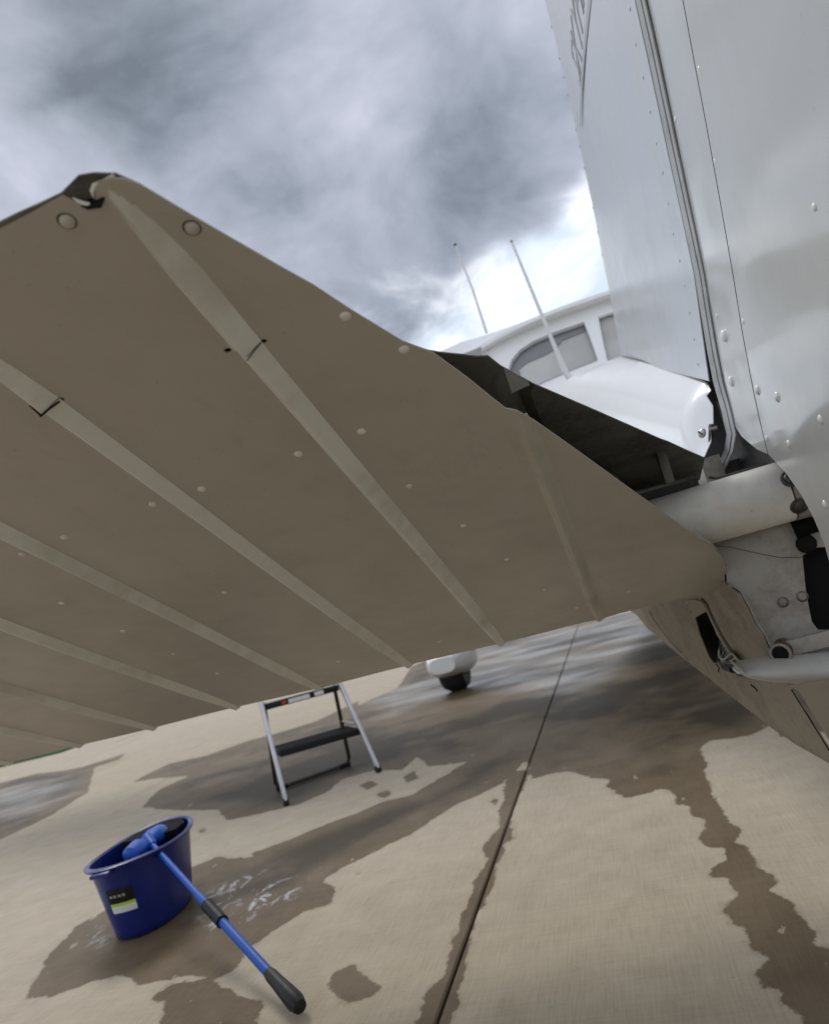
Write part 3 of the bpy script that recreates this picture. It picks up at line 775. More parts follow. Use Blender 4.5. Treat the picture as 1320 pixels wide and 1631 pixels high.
# lettering and underline
tu = Vector((0, -1, -.215)).normalized(); tw = Vector((0, -.10, 1)).normalized()
cu = bpy.data.curves.new('txt', 'FONT'); cu.body = 'SKYHAWK'; cu.size = .16; cu.shear = .35; cu.extrude = .0006; cu.space_character = .95; cu.offset = -.001
to = bpy.data.objects.new('txt', cu); col.objects.link(to)
dg = bpy.context.evaluated_depsgraph_get(); dg.update()
tm = bpy.data.meshes.new_from_object(to.evaluated_get(dg)); bpy.data.objects.remove(to)
def fin_x(Y, Z):
    """outer surface x of the left fin skin near (Y, Z)"""
    best = 9; bx_ = XF
    i = min(range(len(left)), key=lambda i: min(abs(left[i][0].y - Y) * 0 + abs((left[i][0].lerp(left[i][-1], max(0, min(1, (left[i][0].y - Y) / max(1e-6, left[i][0].y - left[i][-1].y))))).z - Z), 9))
    r = left[i]
    for a, b_ in zip(r[:-1], r[1:]):
        if b_.y <= Y <= a.y: return a.x + (b_.x - a.x) * (a.y - Y) / max(1e-9, a.y - b_.y)
    return r[-1].x
T0 = at_x(917, 183, XF - .02)
zs = [v.co.z for v in tm.vertices]; zmid = (min(zs) + max(zs)) / 2
for v in tm.vertices:
    p = T0 + tu * v.co.x * .95 + tw * (v.co.y * .74 + .046); xx = fin_x(p.y, p.z)
    v.co = Vector((xx - (.0014 if v.co.z > zmid else .0002), p.y, p.z))
for p in tm.polygons: pass
link('lettering', tm, MARK, fin, smooth=False)
sw = [(923, 203), (924, 170), (926, 130), (929, 90), (933, 45), (938, 0), (943, -40), (948, -80)]
rows_ = []
for i, (x, y) in enumerate(sw):
    w_ = .6 + i * .42
    p = at_x(x - w_, y, XF - .02); q = at_x(x + w_, y, XF - .02)
    px_ = fin_x(p.y, p.z); qx = fin_x(q.y, q.z)
    p = at_x(x - w_, y, px_ - .001); q = at_x(x + w_, y, qx - .001); rows_.append([p, q])
shell('swoosh', rows_, Vector((.0008, 0, 0)), MARK, fin)

# ---------------- rudder
XR = .240; NR = Vector((1, .0, .0))
OR = Vector((XR, .9, CAM_H + .3))
def yz(Y, Z): return Vector((XR, Y, CAM_H + Z))
def bulR(p):     # slight barrel of the skin
    return -.010 * math.sin(max(0, min(1, (1.15 - p.y - .497 * (p.z - CAM_H - .3)) / 1.0)) * math.pi) - .0008 * math.sin(9 * p.z + 5 * p.y)
lep = [(1032, 0), (1050, 90), (1082, 255), (1103, 370), (1118, 494), (1130, 512), (1136, 545), (1143, 590), (1151, 632), (1162, 664), (1185, 694), (1211, 713), (1234, 722)]
seam = [(1234, 722), (1222, 672), (1212, 625), (1195, 530), (1180, 430), (1160, 310), (1140, 195), (1120, 88), (1104, 0)]
Lq = [at_x(x, y, XR) for x, y in lep]; Sq = [at_x(x, y, XR) for x, y in seam]
topL = Lq[0] + (Lq[0] - Lq[2]) * 4.2; topS = Sq[-1] + (Sq[-1] - Sq[-3]) * 4.0
rud = px_sheet('rudder', None, OR, NR, .0012, RUDP, plane, bulge=bulR, pts3=[topL] + Lq + [p + Vector((0, .0004, 0)) for p in Sq[1:]] + [topS], step=.04); sub(rud)
Mq = [at_x(x, y, XR) for x, y in [(1236, 722), (1266, 752), (1291, 786), (1311, 822), (1328, 862), (1340, 905)]]
Sq2 = [p + Vector((-.0009, -.0009, 0)) for p in reversed(Sq[1:])]
px_sheet('rudder_skin', None, OR + Vector((-.0014, 0, 0)), NR, .0012, RUDP, rud, bulge=bulR,
         pts3=[topS + Vector((0, -.001, 0))] + Sq2 + Mq + [yz(.84, -.12), yz(.36, -.13), yz(.0, .5), yz(-.48, 1.5), yz(-.3, topS.z - CAM_H + .02)], step=.05)
# far (right) skin
px_sheet('rudder_far_skin', None, Vector((.30, .9, 1)), NR, .0012, RUDP, rud, pts3=[Vector((.30, p.y, p.z)) for p in [topL] + Lq + Mq[1:] + [yz(.84, -.12), yz(.36, -.13), yz(.0, .5), yz(-.48, 1.5)]], step=.1)
# hinge-line gap strip: black line seen between the two skins
rows_ = [[p + Vector((-.0002, .0006, 0)), p + Vector((-.0002, -.0006, 0))] for p in [topS] + list(reversed(Sq))]
for pr in rows_:
    for i in (0, 1): pr[i] = pr[i] + NR * bulR(pr[i]) + Vector((-.0016, 0, 0))
shell('lap_gap', rows_, Vector((.0004, 0, 0)), BLACK, rud)
def onR(x, y):
    p = at_x(x, y, XR); return at_x(x, y, XR + bulR(p) - .0012)
for x, y, r in [(1114, 110, .0042), (1139, 257, .0040), (1162, 390, .0036), (1184, 512, .0044), (1153, 535, .0082), (1164, 607, .0072), (1207, 621, .0066), (1238, 632, .0062),
                (1222, 699, .0050), (1256, 707, .0048), (1306, 668, .0046), (1313, 803, .0046), (1296, 330, .0034), (1075, 190, .0030), (1141, 503, .003)]:
    rivet('rivet', onR(x, y) + Vector((.0008, 0, 0)), (-1, 0, 0), r * 1.08, r * .7, WHITE, rud)
# dark inside of the rudder foot and its bottom rib
XFOOT = .262
px_sheet('rudder_foot', [(1134, 757), (1152, 722), (1157, 692), (1140, 640), (1165, 645), (1215, 690), (1260, 730), (1310, 790), (1345, 860), (1330, 880), (1262, 768), (1244, 738)],
         Vector((XFOOT, 1.2, .9)), Vector((1, 0, 0)), .003, DARKM, rud, step=.1)
px_sheet('gap_dark_backing', [(1005, 0), (1060, 0), (1142, 430), (1160, 560), (1165, 660), (1150, 750), (1118, 745), (1112, 600), (1100, 500)],
         Vector((XFOOT + .004, 1.2, .9)), Vector((1, 0, 0)), .003, BLACK, rud, step=.1)  # black backing plate stands in for the shade inside the fin-rudder gap
tube('foot_edge_rod', [at_y(x, y, 1.16) for x, y in ((1128, 760), (1140, 762), (1160, 757), (1200, 745), (1244, 733))], .0022, DARKM, rud, seg=8)

# ---------------- white fin fairing on top of the tail cone
top = [(990, 567, 2.45), (1015, 573, 2.08), (1042, 581, 1.80), (1070, 590, 1.58), (1098, 600, 1.40), (1118, 607, 1.29), (1127, 612, 1.262)]
bot = [(870, 636, 3.25), (930, 655, 2.55), (980, 682, 2.12), (1020, 706, 1.78), (1062, 728, 1.50), (1098, 738, 1.30), (1121, 727, 1.238)]
rt = [(1127, 612), (1131, 622), (1124, 630), (1134, 646), (1135, 676), (1131, 704), (1121, 727)]
rows_ = []
for i in range(7):
    a, b_ = at_y(*top[i]), at_y(*bot[i]); r = []
    for k in range(9):
        t = k / 8; p = a.lerp(b_, t)
        out_n = Vector((-.7, -.45, .55)).normalized()
        r.append(p + out_n * (.035 * math.sin(math.pi * t) * (1 - .55 * i / 6)))
    if i == 6: r = [at_y(x, y, 1.26 - .003 * k) for k, (x, y) in enumerate(rt)]; r = [r[0], r[1], r[2], r[3], r[3].lerp(r[4], .6), r[4], r[5], r[5].lerp(r[6], .5), r[6]]
    rows_.append(r)
def resample(rows_, k=3):
    out_ = []
    for i in range(len(rows_) - 1):
        for j in range(k): out_.append([a.lerp(b_, j / k) for a, b_ in zip(rows_[i], rows_[i + 1])])
    return out_ + [rows_[-1]]
fair = shell('fin_fairing', resample(rows_), Vector((.0012, .0012, -.0006)), FAIR, plane, angle=60); sub(fair)
# raised bead line where fin meets fairing
tube('fairing_seam', [at_y(x, y, Y - .012) for x, y, Y in top], .0016, DARKM, fair, seg=6)
p = at_y(1118, 690, 1.225)
sn = Vector((-.75, -.6, .2)).normalized()
s_ = rivet('screw', p, sn, .0078, .0045, STEEL, fair)
s_ = box('screw_slot', p + sn * .0046, sn.orthogonal().normalized() * .0055, sn.cross(sn.orthogonal()).normalized() * .0009, sn * .0005, BLACK, fair)
tube('hinge_bolt', [at_y(1128, 684, 1.25), at_y(1141, 681, 1.25)], .0045, STEEL, fair, seg=10)
tube('hinge_bolt', [at_y(1132, 676, 1.25), at_y(1131, 704, 1.25)], .004, DSTEEL, fair, seg=10)

# hinge post below the fairing and dark hollow behind it
p0, p1 = at_y(1105, 722, 1.22), at_y(1105, 780, 1.22)
box('hinge_post', (p0 + p1) / 2 - Vector((0, 0, .008)), (.0125, 0, 0), (0, .010, 0), (0, 0, .032), TUBEW, plane, .0015)
p0, p1 = at_y(1133, 722, 1.26), at_y(1133, 780, 1.26)
box('hinge_post', (p0 + p1) / 2 - Vector((0, 0, .008)), (.018, 0, 0), (0, .006, 0), (0, 0, .032), GREY, plane, .001)
box('bulkhead', (.18, 1.345, CAM_H + .01), (.20, 0, 0), (0, .003, 0), (0, 0, .09), DARKM, plane)

# ---------------- torque tube with bolted collar
c1 = at_y(1251, 782, 1.10); c0 = c1 + Vector((-.215, .005, -.005)); ax = (c1 - c0).normalized()
tt = tube('torque_tube', [c0, c1 - ax * .002], .0425, TUBEW, plane, seg=48); sub(tt)
cc = tube('tube_collar', [c1, c1 + ax * .034, c1 + ax * .036, c1 + ax * .060], [.0432, .0432, .040, .040], GREY, plane, seg=48); sub(cc)
for x, y in ((1258, 762), (1273, 806)):
    r = ray(x, y); # meet the tube surface
    t = 1.0
    best = min((abs(((CO + r * k) - c1 - ax * ((CO + r * k) - c1).dot(ax)).length - .043), k) for k in [.9 + i * .0008 for i in range(400)])
    hit = None
    for k in [.85 + i * .0005 for i in range(800)]:
        q = CO + r * k; dd_ = (q - c1 - ax * (q - c1).dot(ax))
        if dd_.length < .0435: hit = q; nn = dd_.normalized(); break
    if hit is None: hit = CO + r * best[1]; nn = Vector((0, -1, 0))
    rivet('bolt', hit, nn, .0085, .0045, DSTEEL, cc); rivet('bolt_washer', hit - nn * .0005, nn, .0125, .0018, DSTEEL, cc)
for x, y in ((1205, 792), (1222, 789), (1230, 786), (1169, 790), (1166, 826)):
    pass

# ---------------- aft bulkhead plate under the tube
NB = Vector((-.12, -1, .05)).normalized(); OB = at_y(1230, 950, 1.125)
slot = [(1277, 885), (1300, 872), (1360, 868), (1360, 1004), (1302, 1003), (1292, 990), (1283, 945)]
bulk = px_sheet('aft_plate', [(1110, 850), (1165, 932), (1192, 968), (1212, 1003), (1238, 1052), (1300, 1075), (1400, 1080), (1400, 740), (1270, 790), (1180, 820)], OB, NB, -.0015, GREY, plane, holes=[slot], step=.04); sub(bulk)
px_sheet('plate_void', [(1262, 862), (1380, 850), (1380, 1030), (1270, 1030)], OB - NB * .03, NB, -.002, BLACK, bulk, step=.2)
for x, y in ((1246, 959), (1277, 950)):
    p = at_pl(x, y, OB, NB)
    rivet('rivet_seat', p, NB, .0080, .0010, DSTEEL, bulk); rivet('rivet', p + NB * .0004, NB, .0055, .0022, GREY, bulk)
rivet('rubber_stop', at_pl(1283, 866, OB, NB) + NB * .002, NB, .0135, .005, BLACK, bulk)
tube('plate_seam', [at_pl(x, y, OB, NB) + NB * .0007 for x, y in ((1130, 868), (1165, 872), (1200, 880), (1240, 888), (1282, 888))], .0004, DARKM, bulk, seg=6)
p = at_pl(1288, 838, OB, NB); tube('pivot_block', [p + NB * .004 + Vector((-.02, 0, 0)), p + NB * .004 + Vector((.03, 0, .004))], .013, DULLB, bulk, seg=14)
tube('pivot_lug', [at_pl(x, y, OB, NB) + NB * .012 for x, y in ((1262, 826), (1285, 820), (1306, 824), (1312, 845))], .0035, GREY, bulk, seg=10)
# wire hoop edge between side and plate
tube('corner_bead', [at_pl(x, y, OB, NB) + NB * .001 for x, y in ((1156, 902), (1158, 925), (1166, 934), (1178, 941), (1192, 966), (1203, 990), (1215, 1006), (1228, 1034), (1240, 1058), (1243, 1066))], .0012, GREYL, bulk, seg=8)
tube('corner_gap', [at_pl(x, y, OB, NB) + NB * .0005 for x, y in ((1154, 900), (1156, 927), (1165, 937), (1176, 944), (1190, 970), (1201, 994), (1214, 1012), (1226, 1038), (1238, 1060))], .0018, BLACK, bulk, seg=8)

# ---------------- left side skin of the tail cone end
A_ = at_y(1160, 925, 1.115); B_ = at_y(1242, 1062, 1.105); C_ = at_y(1040, 985, 1.9)
NS = (B_ - A_).cross(C_ - A_).normalized()
if NS.dot(CO - A_) < 0: NS = -NS
sslot = [(1106, 984), (1124, 974), (1130, 980), (1140, 1010), (1156, 1036), (1150, 1056), (1135, 1056), (1128, 1046), (1114, 1012)]
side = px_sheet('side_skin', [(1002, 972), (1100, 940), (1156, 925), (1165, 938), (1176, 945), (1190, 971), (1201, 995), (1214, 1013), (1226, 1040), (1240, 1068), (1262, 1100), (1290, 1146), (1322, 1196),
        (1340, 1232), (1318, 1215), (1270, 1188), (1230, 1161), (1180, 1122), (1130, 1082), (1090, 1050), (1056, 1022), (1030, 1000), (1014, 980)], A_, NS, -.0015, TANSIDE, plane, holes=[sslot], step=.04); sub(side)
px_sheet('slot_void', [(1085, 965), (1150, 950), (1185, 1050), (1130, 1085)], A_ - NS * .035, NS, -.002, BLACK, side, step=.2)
# under-skin beyond the seam (belly of the cone)
px_sheet('belly_skin', [(1250, 1092), (1270, 1098), (1330, 1194), (1360, 1240), (1500, 1300), (1500, 1080), (1320, 1080)], at_y(1290, 1146, 1.0), Vector((-.35, -.9, -.25)).normalized(), .0015, TANSIDE, side, step=.06)
tube('belly_seam', [at_pl(x, y, A_, NS) + NS * .0004 for x, y in ((1260, 1098), (1290, 1146), (1322, 1198))], .0010, BLACK, side, seg=6)
tube('skin_lap', [at_pl(x, y, A_, NS) + NS * .0004 for x, y in ((1034, 973), (1040, 985), (1052, 1002), (1068, 1022), (1085, 1040))], .0014, DARKM, side, seg=6)
# stiffener flange around the slot and horn cover
tube('slot_flange', [at_pl(x, y, A_, NS) + NS * .002 for x, y in ((1092, 962), (1098, 956), (1110, 955), (1120, 959), (1127, 972), (1142, 1004), (1160, 1034), (1172, 1050))], .0015, TANL, side, seg=8)
tube('slot_flange', [at_pl(x, y, A_, NS) + NS * .001 for x, y in ((1118, 953), (1126, 962), (1136, 985), (1150, 1012), (1164, 1034), (1178, 1046))], .0016, DARKM, side, seg=8)
for x, y in ((1100, 975), (1140, 936), (1223, 1010), (1212, 1050)):
    rivet('rivet', at_pl(x, y, A_, NS) - NS * .0002, NS, .0036, .0018, TANSIDE, side)
for pts_ in ([(1196, 1091), (1203, 1096), (1206, 1101)], [(1140, 1057), (1145, 1063), (1144, 1069)]):
    tube('paint_chip', [at_pl(x, y, A_, NS) + NS * .0002 for x, y in pts_], .0016, BLACK, side, seg=6)
# wires coming out of the slot
rnd = random.Random(3)
wr = empty('wire_bundle', (0, 0, 0)); wr.parent = plane; wr.location = -Vector(plane['_w']); wr['_w'] = (0, 0, 0)
for k in range(9):
    y0 = 1042 + k * 2.2; d0 = .004 + rnd.random() * .01
    pth = [(1140 + k * 1.5, 1022 + k * 3), (1152, y0 - 4), (1160 + k * 1.2, y0 + rnd.uniform(-4, 5)), (1172 + k * 1.5, 1036 + k * 3 + rnd.uniform(-3, 3)), (1184 + k, 1046 + k * 2.4), (1192 + k * .6, 1060 + k)]
    P_ = [at_pl(x, y, A_, NS) + NS * (d0 if 0 < i < 5 else -.008) for i, (x, y) in enumerate(pth)]
    Q = []
    for i in range(len(P_) - 1):
        for j in range(4):
            t = j / 4; a = P_[max(i - 1, 0)]; b_, c_, e_ = P_[i], P_[i + 1], P_[min(i + 2, len(P_) - 1)]
            Q.append(.5 * ((2 * b_) + (c_ - a) * t + (2 * a - 5 * b_ + 4 * c_ - e_) * t * t + (3 * b_ - a - 3 * c_ + e_) * t ** 3))
    tube('wire', Q + [P_[-1]], .0013, WIRE if k % 2 else BLKP, wr, seg=6)
tube('cable_clip', [at_pl(x, y, A_, NS) + NS * .006 for x, y in ((1174, 1062), (1180, 1068), (1192, 1069), (1204, 1065), (1209, 1059))], .0032, TUBEW, wr, seg=8)
tube('cable_clip', [at_pl(x, y, A_, NS) + NS * .003 for x, y in ((1172, 1065), (1180, 1073), (1194, 1074), (1208, 1069), (1214, 1060))], .0042, BLKP, wr, seg=8)
tube('grommet', [at_pl(x, y, A_, NS) + NS * .002 for x, y in ((1148, 1050), (1156, 1062), (1168, 1066))], .006, BLKP, wr, seg=10)

# ---------------- lower rounded tail fairing and stop arm
YL = 1.06
e0, e1 = at_y(1172, 1062, YL), at_y(1420, 1035, YL)
rings = []
ctrl = [(0, .0015), (.03, .006), (.08, .011), (.18, .016), (.4, .020), (.7, .023), (1, .024)]
for t, r_ in ctrl:
    c = at_y(1176 + 250 * t, 1064 - 6 * t + (8 if t > 0 else 0) , YL) + Vector((0, .03, 0))
    rings.append([c + Vector((0, math.sin(a) * .05, math.cos(a) * r_)) for a in [2 * math.pi * k / 20 for k in range(20)]])
loft('tail_fairing', rings, GREYL, plane, angle=60)
a0, a1 = at_y(1244, 1035, 1.085), at_y(1400, 996, 1.085); dv = (a1 - a0); L_ = dv.length; dn = dv.normalized(); upn = Vector((0, -1, 0)).cross(dn).normalized()
arm = box('stop_arm', (a0 + a1) / 2, dn * L_ / 2, upn * .0105, Vector((0, .006, 0)), GREY, plane, .002); sub(arm)
pc = at_y(1242, 1041, 1.07)
dirp = (pc - CO).normalized() + Vector((.25, 0, .25)); dirp.normalize()
tb = tube_me([pc, pc + dirp * .03], .0135, 20); link('pipe_end', tb, RUST, arm)
ring = [pc - dirp * .0002 + (dirp.orthogonal().normalized() * math.cos(a) + dirp.cross(dirp.orthogonal().normalized()) * math.sin(a)) * .0122 for a in [i * math.pi / 12 for i in range(25)]]
tube('pipe_rim', ring, .0020, GREY, arm, seg=8)
tube('pipe_bore', [pc - dirp * .0006, pc + dirp * .001], .0108, BLACK, arm, seg=20)

# ---------------- tail cone body
def cone_ring(Y, hw, zt, zb, xc=XC, n=28, p=3.0):
    zc = (zt + zb) / 2; hh = (zt - zb) / 2; r = []
    for k in range(n):
        a = 2 * math.pi * k / n; ca, sa = math.cos(a), math.sin(a)
        r.append(Vector((xc + hw * math.copysign(abs(ca) ** (2 / p), ca), Y, CAM_H + zc + hh * math.copysign(abs(sa) ** (2 / p), sa))))
    return r
# lower edge follows the same straight keel as the end skin
body = loft('tail_cone', [cone_ring(1.95, .135, .17, -.215), cone_ring(2.4, .19, .33, -.235), cone_ring(3.0, .29, .56, -.26), cone_ring(3.6, .42, .76, -.28), cone_ring(3.95, .50, .88, -.30)], WHITE, plane, angle=50); sub(body)
# ---------------- cabin
def crn(Y, hw, zt, zb, p=4.0): return cone_ring(Y, hw, zt, zb, p=p)
cab = loft('cabin', [crn(3.95, .50, .88, -.30), crn(4.6, .56, .93, -.36), crn(5.6, .58, .93, -.38), crn(6.5, .53, .62, -.36), crn(7.3, .42, .45, -.30)], WHITE, plane, angle=50); sub(cab)
# cabin upper part behind the rear window: a frame with two panes
NW = Vector((0, -1, .35)).normalized(); OW = at_y(930, 545, 3.95)
paneL = [(929, 514), (940, 543), (951, 574), (905, 592), (860, 612), (838, 624), (822, 616), (812, 604), (810, 590), (815, 574), (828, 558), (848, 545), (880, 531)]
paneR = [(953, 505), (966, 500), (1000, 490), (1000, 575), (968, 575), (961, 545)]
outer = [(700, 560), (716, 553), (733, 545), (760, 538), (800, 524), (850, 506), (900, 489), (940, 476), (972, 469), (1090, 440), (1120, 600), (985, 610), (905, 640), (800, 680), (700, 700)]
wf = px_sheet('rear_frame', outer, OW, NW, -.02, CABW, plane, holes=[paneL, paneR], step=.12); sub(wf)
sh = px_sheet('window_shade', [(929, 514), (880, 531), (848, 545), (828, 558), (815, 574), (808, 592), (812, 606), (826, 618), (830, 602), (826, 588), (838, 578), (866, 566), (884, 556), (895, 542), (932, 527)], OW - NW * .028, NW, -.002, FRAMEG, wf, step=.2)
px_sheet('window_pane', paneL, OW - NW * .034, NW, -.004, GLASSD, wf, step=.2)
px_sheet('window_pane', paneR, OW - NW * .034, NW, -.004, GLASSD, wf, step=.2)
tube('pane_seal', [at_pl(x, y, OW, NW) + NW * .003 for x, y in paneL + [paneL[0]]], .0018, FRAMEG, wf, seg=6)
tube('pane_seal', [at_pl(x, y, OW, NW) + NW * .003 for x, y in paneR[:1] + paneR[5:] + paneR[4:5]], .0018, FRAMEG, wf, seg=6)
# roof and wing
roofz = 1.33
rows_ = []
for Y in (3.93, 4.3, 5.0, 5.6, 6.1):
    dz = 0 if Y < 5 else -.02 * (Y - 5) * 4
    rows_.append([Vector((XC + x, Y, CAM_H + 1.35 + dz - .09 * (abs(x) / .7) ** 2.5)) for x in np.linspace(-.70, .70, 15)])
for r in rows_[:1]:
    pass
roof = shell('roof', rows_, Vector((0, 0, -.02)), CABW, plane, angle=50)
for s in (-1, 1):
    box('cabin_side', (XC + s * .56, 5.0, CAM_H + 1.08), (.012, 0, 0), (0, 1.0, 0), (0, 0, .20), WHITE, plane, .003)
o = px_sheet('root_panel', [(726, 568), (766, 552), (768, 575), (740, 590)], at_y(745, 565, 3.86), Vector((0, -1, .1)).normalized(), -.004, SEAL, plane, step=.2)
rings = []
prof = [(0, 0), (.25, .55), (.6, 1.0), (.85, .95), (.97, .5), (1, 0), (.97, -.4), (.85, -.65), (.6, -.6), (.25, -.25)]
for x, c_, t_ in ((-5.2, 1.15, .06), (-2.6, 1.55, .09), (-.28, 1.6, .09), (.82, 1.6, .09), (3.1, 1.55, .09), (5.7, 1.15, .06)):
    zw = CAM_H + 1.25 + abs(x - XC) * .03
    rings.append([Vector((x, 5.65 - c_ + c_ * a, zw + t_ * b_)) for a, b_ in prof])
loft('wing', rings, WHITE, plane, angle=60)
for s in (-1, 1):
    tube('wing_strut', [(XC + s * .55, 5.2, CAM_H - .25), (XC + s * 2.6, 5.0, CAM_H + 1.28)], .03, WHITE, plane, seg=12, flat=.5)
# antennas
p0 = at_y(775, 531, 3.95); p1 = at_y(725, 391, 3.9)
an = tube('whip_antenna', [p0, p0.lerp(p1, .5) + Vector((.008, 0, 0)), p1], [.0075, .006, .004], PALE, plane, seg=8); sub(an)
rivet('antenna_tip', p1, p1 - p0, .010, .014, DSTEEL, an)
p0 = at_y(904, 603, 3.2); p1 = at_y(815, 386, 3.2); v = p1 - p0
an = tube('whip_antenna', [at_y(930, 606, 3.16), p0 + Vector((.006, 0, .004)), p0 + v * .06, p0 + v * .2, p0 + v * .5, p0 + v * .95, p1], [.011, .015, .014, .0095, .0075, .0055, .0052], PALE, plane, seg=10); sub(an)
rivet('antenna_tip', p1, v, .006, .012, DSTEEL, an)
# low grey deck between window and fairing (top skin of the cone)
px_sheet('deck_skin', [(845, 640), (862, 620), (905, 601), (952, 583), (985, 572), (1000, 570), (985, 600), (930, 650), (870, 660)], at_y(910, 610, 3.3), Vector((-.25, -.8, .55)).normalized(), -.004, FAIR, plane, step=.1)
# landing gear with wheel fairings
def wheel(xc, yc):
    fair_r = []
    for t in np.linspace(0, 1, 13):
        Y = yc - .42 + .84 * t; w_ = .17 * math.sin(math.pi * min(1, .12 + .80 * t)) ** .6 + .02; h_ = .135 * math.sin(math.pi * (.10 + .8 * t)) ** .6
        if t in (0.0,): w_, h_ = .10, .06
        fair_r.append([Vector((xc + w_ * math.copysign(abs(math.cos(a)) ** .7, math.cos(a)), Y, .245 + h_ * math.copysign(abs(math.sin(a)) ** .7, math.sin(a)))) for a in [2 * math.pi * k / 20 for k in range(20)]])
    f = loft('wheel_fairing', fair_r, FAIR, plane, angle=60); sub(f)
    prof = [(.09, -.085), (.165, -.10), (.195, -.095), (.215, -.06), (.218, 0), (.215, .06), (.195, .095), (.165, .10), (.09, .085)]
    rings_ = [[Vector((xc + b_, yc - .08 + math.cos(a) * r_, .216 + math.sin(a) * r_)) for r_, b_ in prof] for a in [2 * math.pi * k / 36 for k in range(36)]]
    vs, fs = [], []
    for r in rings_: vs += r
    k = len(prof)
    for i in range(36):
        for j in range(k - 1):
            a, b_ = i * k + j, ((i + 1) % 36) * k + j; fs.append((a, b_, b_ + 1, a + 1))
    w = link('wheel', mesh(vs, fs), RUBBER, plane); sub(w)
    tube('hub', [(xc - .088, yc - .08, .216), (xc + .088, yc - .08, .216)], .1, STEEL, w, seg=24)
    s = 1 if xc > XC else -1
    tube('gear_leg', [(xc - s * .1, yc - .02, .26), (xc - s * .45, yc - .05, .42), (XC + s * .45, yc - .1, .60)], .03, WHITE, plane, seg=12, flat=.5)
wheel(-1.385, 5.86)
wheel(2 * XC + 1.385, 5.86)

# ================================================================== STEP LADDER
U = Vector((.771, .637, 0)); Pp = Vector((-.637, .771, 0))
FL = at_z(457, 1283, .0); FR = at_z(604, 1230, .0)
U = (FR - FL).normalized(); Pp = Vector((-U.y, U.x, 0))
lad = empty('step_ladder', (FL + FR) / 2 * 1.0); lad['_w'] = tuple(lad.location)
tag(lad, 'small folding step ladder with silver rails and one black tread', 'ladder')
TL = FL + Pp * .20; TR = FR + Pp * .20
def onvert(px, py, O): return at_pl(px, py, O, Pp)
TL = onvert(416, 1120, TL); TR = onvert(540, 1087, TR)
for a, b_ in ((FL, TL), (FR, TR)):
    d_ = (b_ - a); dn = d_.normalized(); sd_ = dn.cross(U).normalized()
    box('rail', (a + b_) / 2 + Vector((0, 0, .008)), U * .0095, sd_ * .017, dn * (d_.length / 2 - .008), ALU, lad, .004)
    box('foot', a + dn * .016, U * .012, sd_ * .020, dn * .016, BLKP, lad, .004)
    box('rail_cap', b_ + Vector((0, 0, .004)), U * .012, sd_ * .019, dn * .010, PALE, lad, .003)
d_ = TR - TL; dn = d_.normalized(); c = (TL + TR) / 2 - Vector((0, 0, .024))
tb = box('top_bar', c + Pp * .01, dn * (d_.length / 2 - .012), Vector((0, 0, .015)), Pp * .03, BLKP, lad, .005); sub(tb)
box('label', c - Pp * .0215 + dn * -.02, dn * .055, Vector((0, 0, .010)), Pp * .001, PALE, lad)
box('label', c - Pp * .0215 + dn * -.098, dn * .012, Vector((0, 0, .007)), Pp * .0012, REDL, lad)
box('label', c - Pp * .0215 + dn * .085, dn * .024, Vector((0, 0, .010)), Pp * .001, PALE, lad)
# tread
SLf = at_pl(444, 1196, FL + Pp * .10, Pp); SRf = at_pl(571, 1160, FR + Pp * .10, Pp)
dn2 = (SRf - SLf).normalized(); L2 = (SRf - SLf).length
box('tread', (SLf + SRf) / 2 + Pp * .09 - Vector((0, 0, .014)), dn2 * L2 / 2, Pp * .11, Vector((0, 0, .016)), BLKP, lad, .005)
for k in range(7):
    box('tread_rib', (SLf + SRf) / 2 + Pp * (.0 + k * .03) + Vector((0, 0, .0035)), dn2 * (L2 / 2 - .01), Pp * .004, Vector((0, 0, .0018)), BLKP, lad)
# rear frame
RL = at_z(441, 1253, .012); RR = at_z(578, 1197, .012)
RL = FL + Pp * .40 + U * .03 + Vector((0, 0, .012)); RR = FR + Pp * .40 - U * .03 + Vector((0, 0, .012))
TLr = TL + Pp * .04 + U * .02 - Vector((0, 0, .01)); TRr = TR + Pp * .04 - U * .02 - Vector((0, 0, .01))
pa = [TLr, TLr.lerp(RL, .5), TLr.lerp(RL, .93), RL + U * .015 + Vector((0, 0, .008)), RL + U * .05, RR - U * .05, RR - U * .015 + Vector((0, 0, .008)), TRr.lerp(RR, .93), TRr.lerp(RR, .5), TRr]
tube('rear_frame', pa, .0105, DSTEEL, lad, seg=12)
for s, P_ in ((1, RL), (-1, RR)):
    box('foot', P_ + U * .03 * s + Vector((0, 0, -.0)), U * .03, Pp * .014, Vector((0, 0, .012)), BLKP, lad, .003)
for a, b_, rr_ in ((FL, TL, (TLr, RL)), (FR, TR, (TRr, RR))):
    tube('brace', [a.lerp(b_, .52), rr_[0].lerp(rr_[1], .45)], .006, STEEL, lad, seg=8)

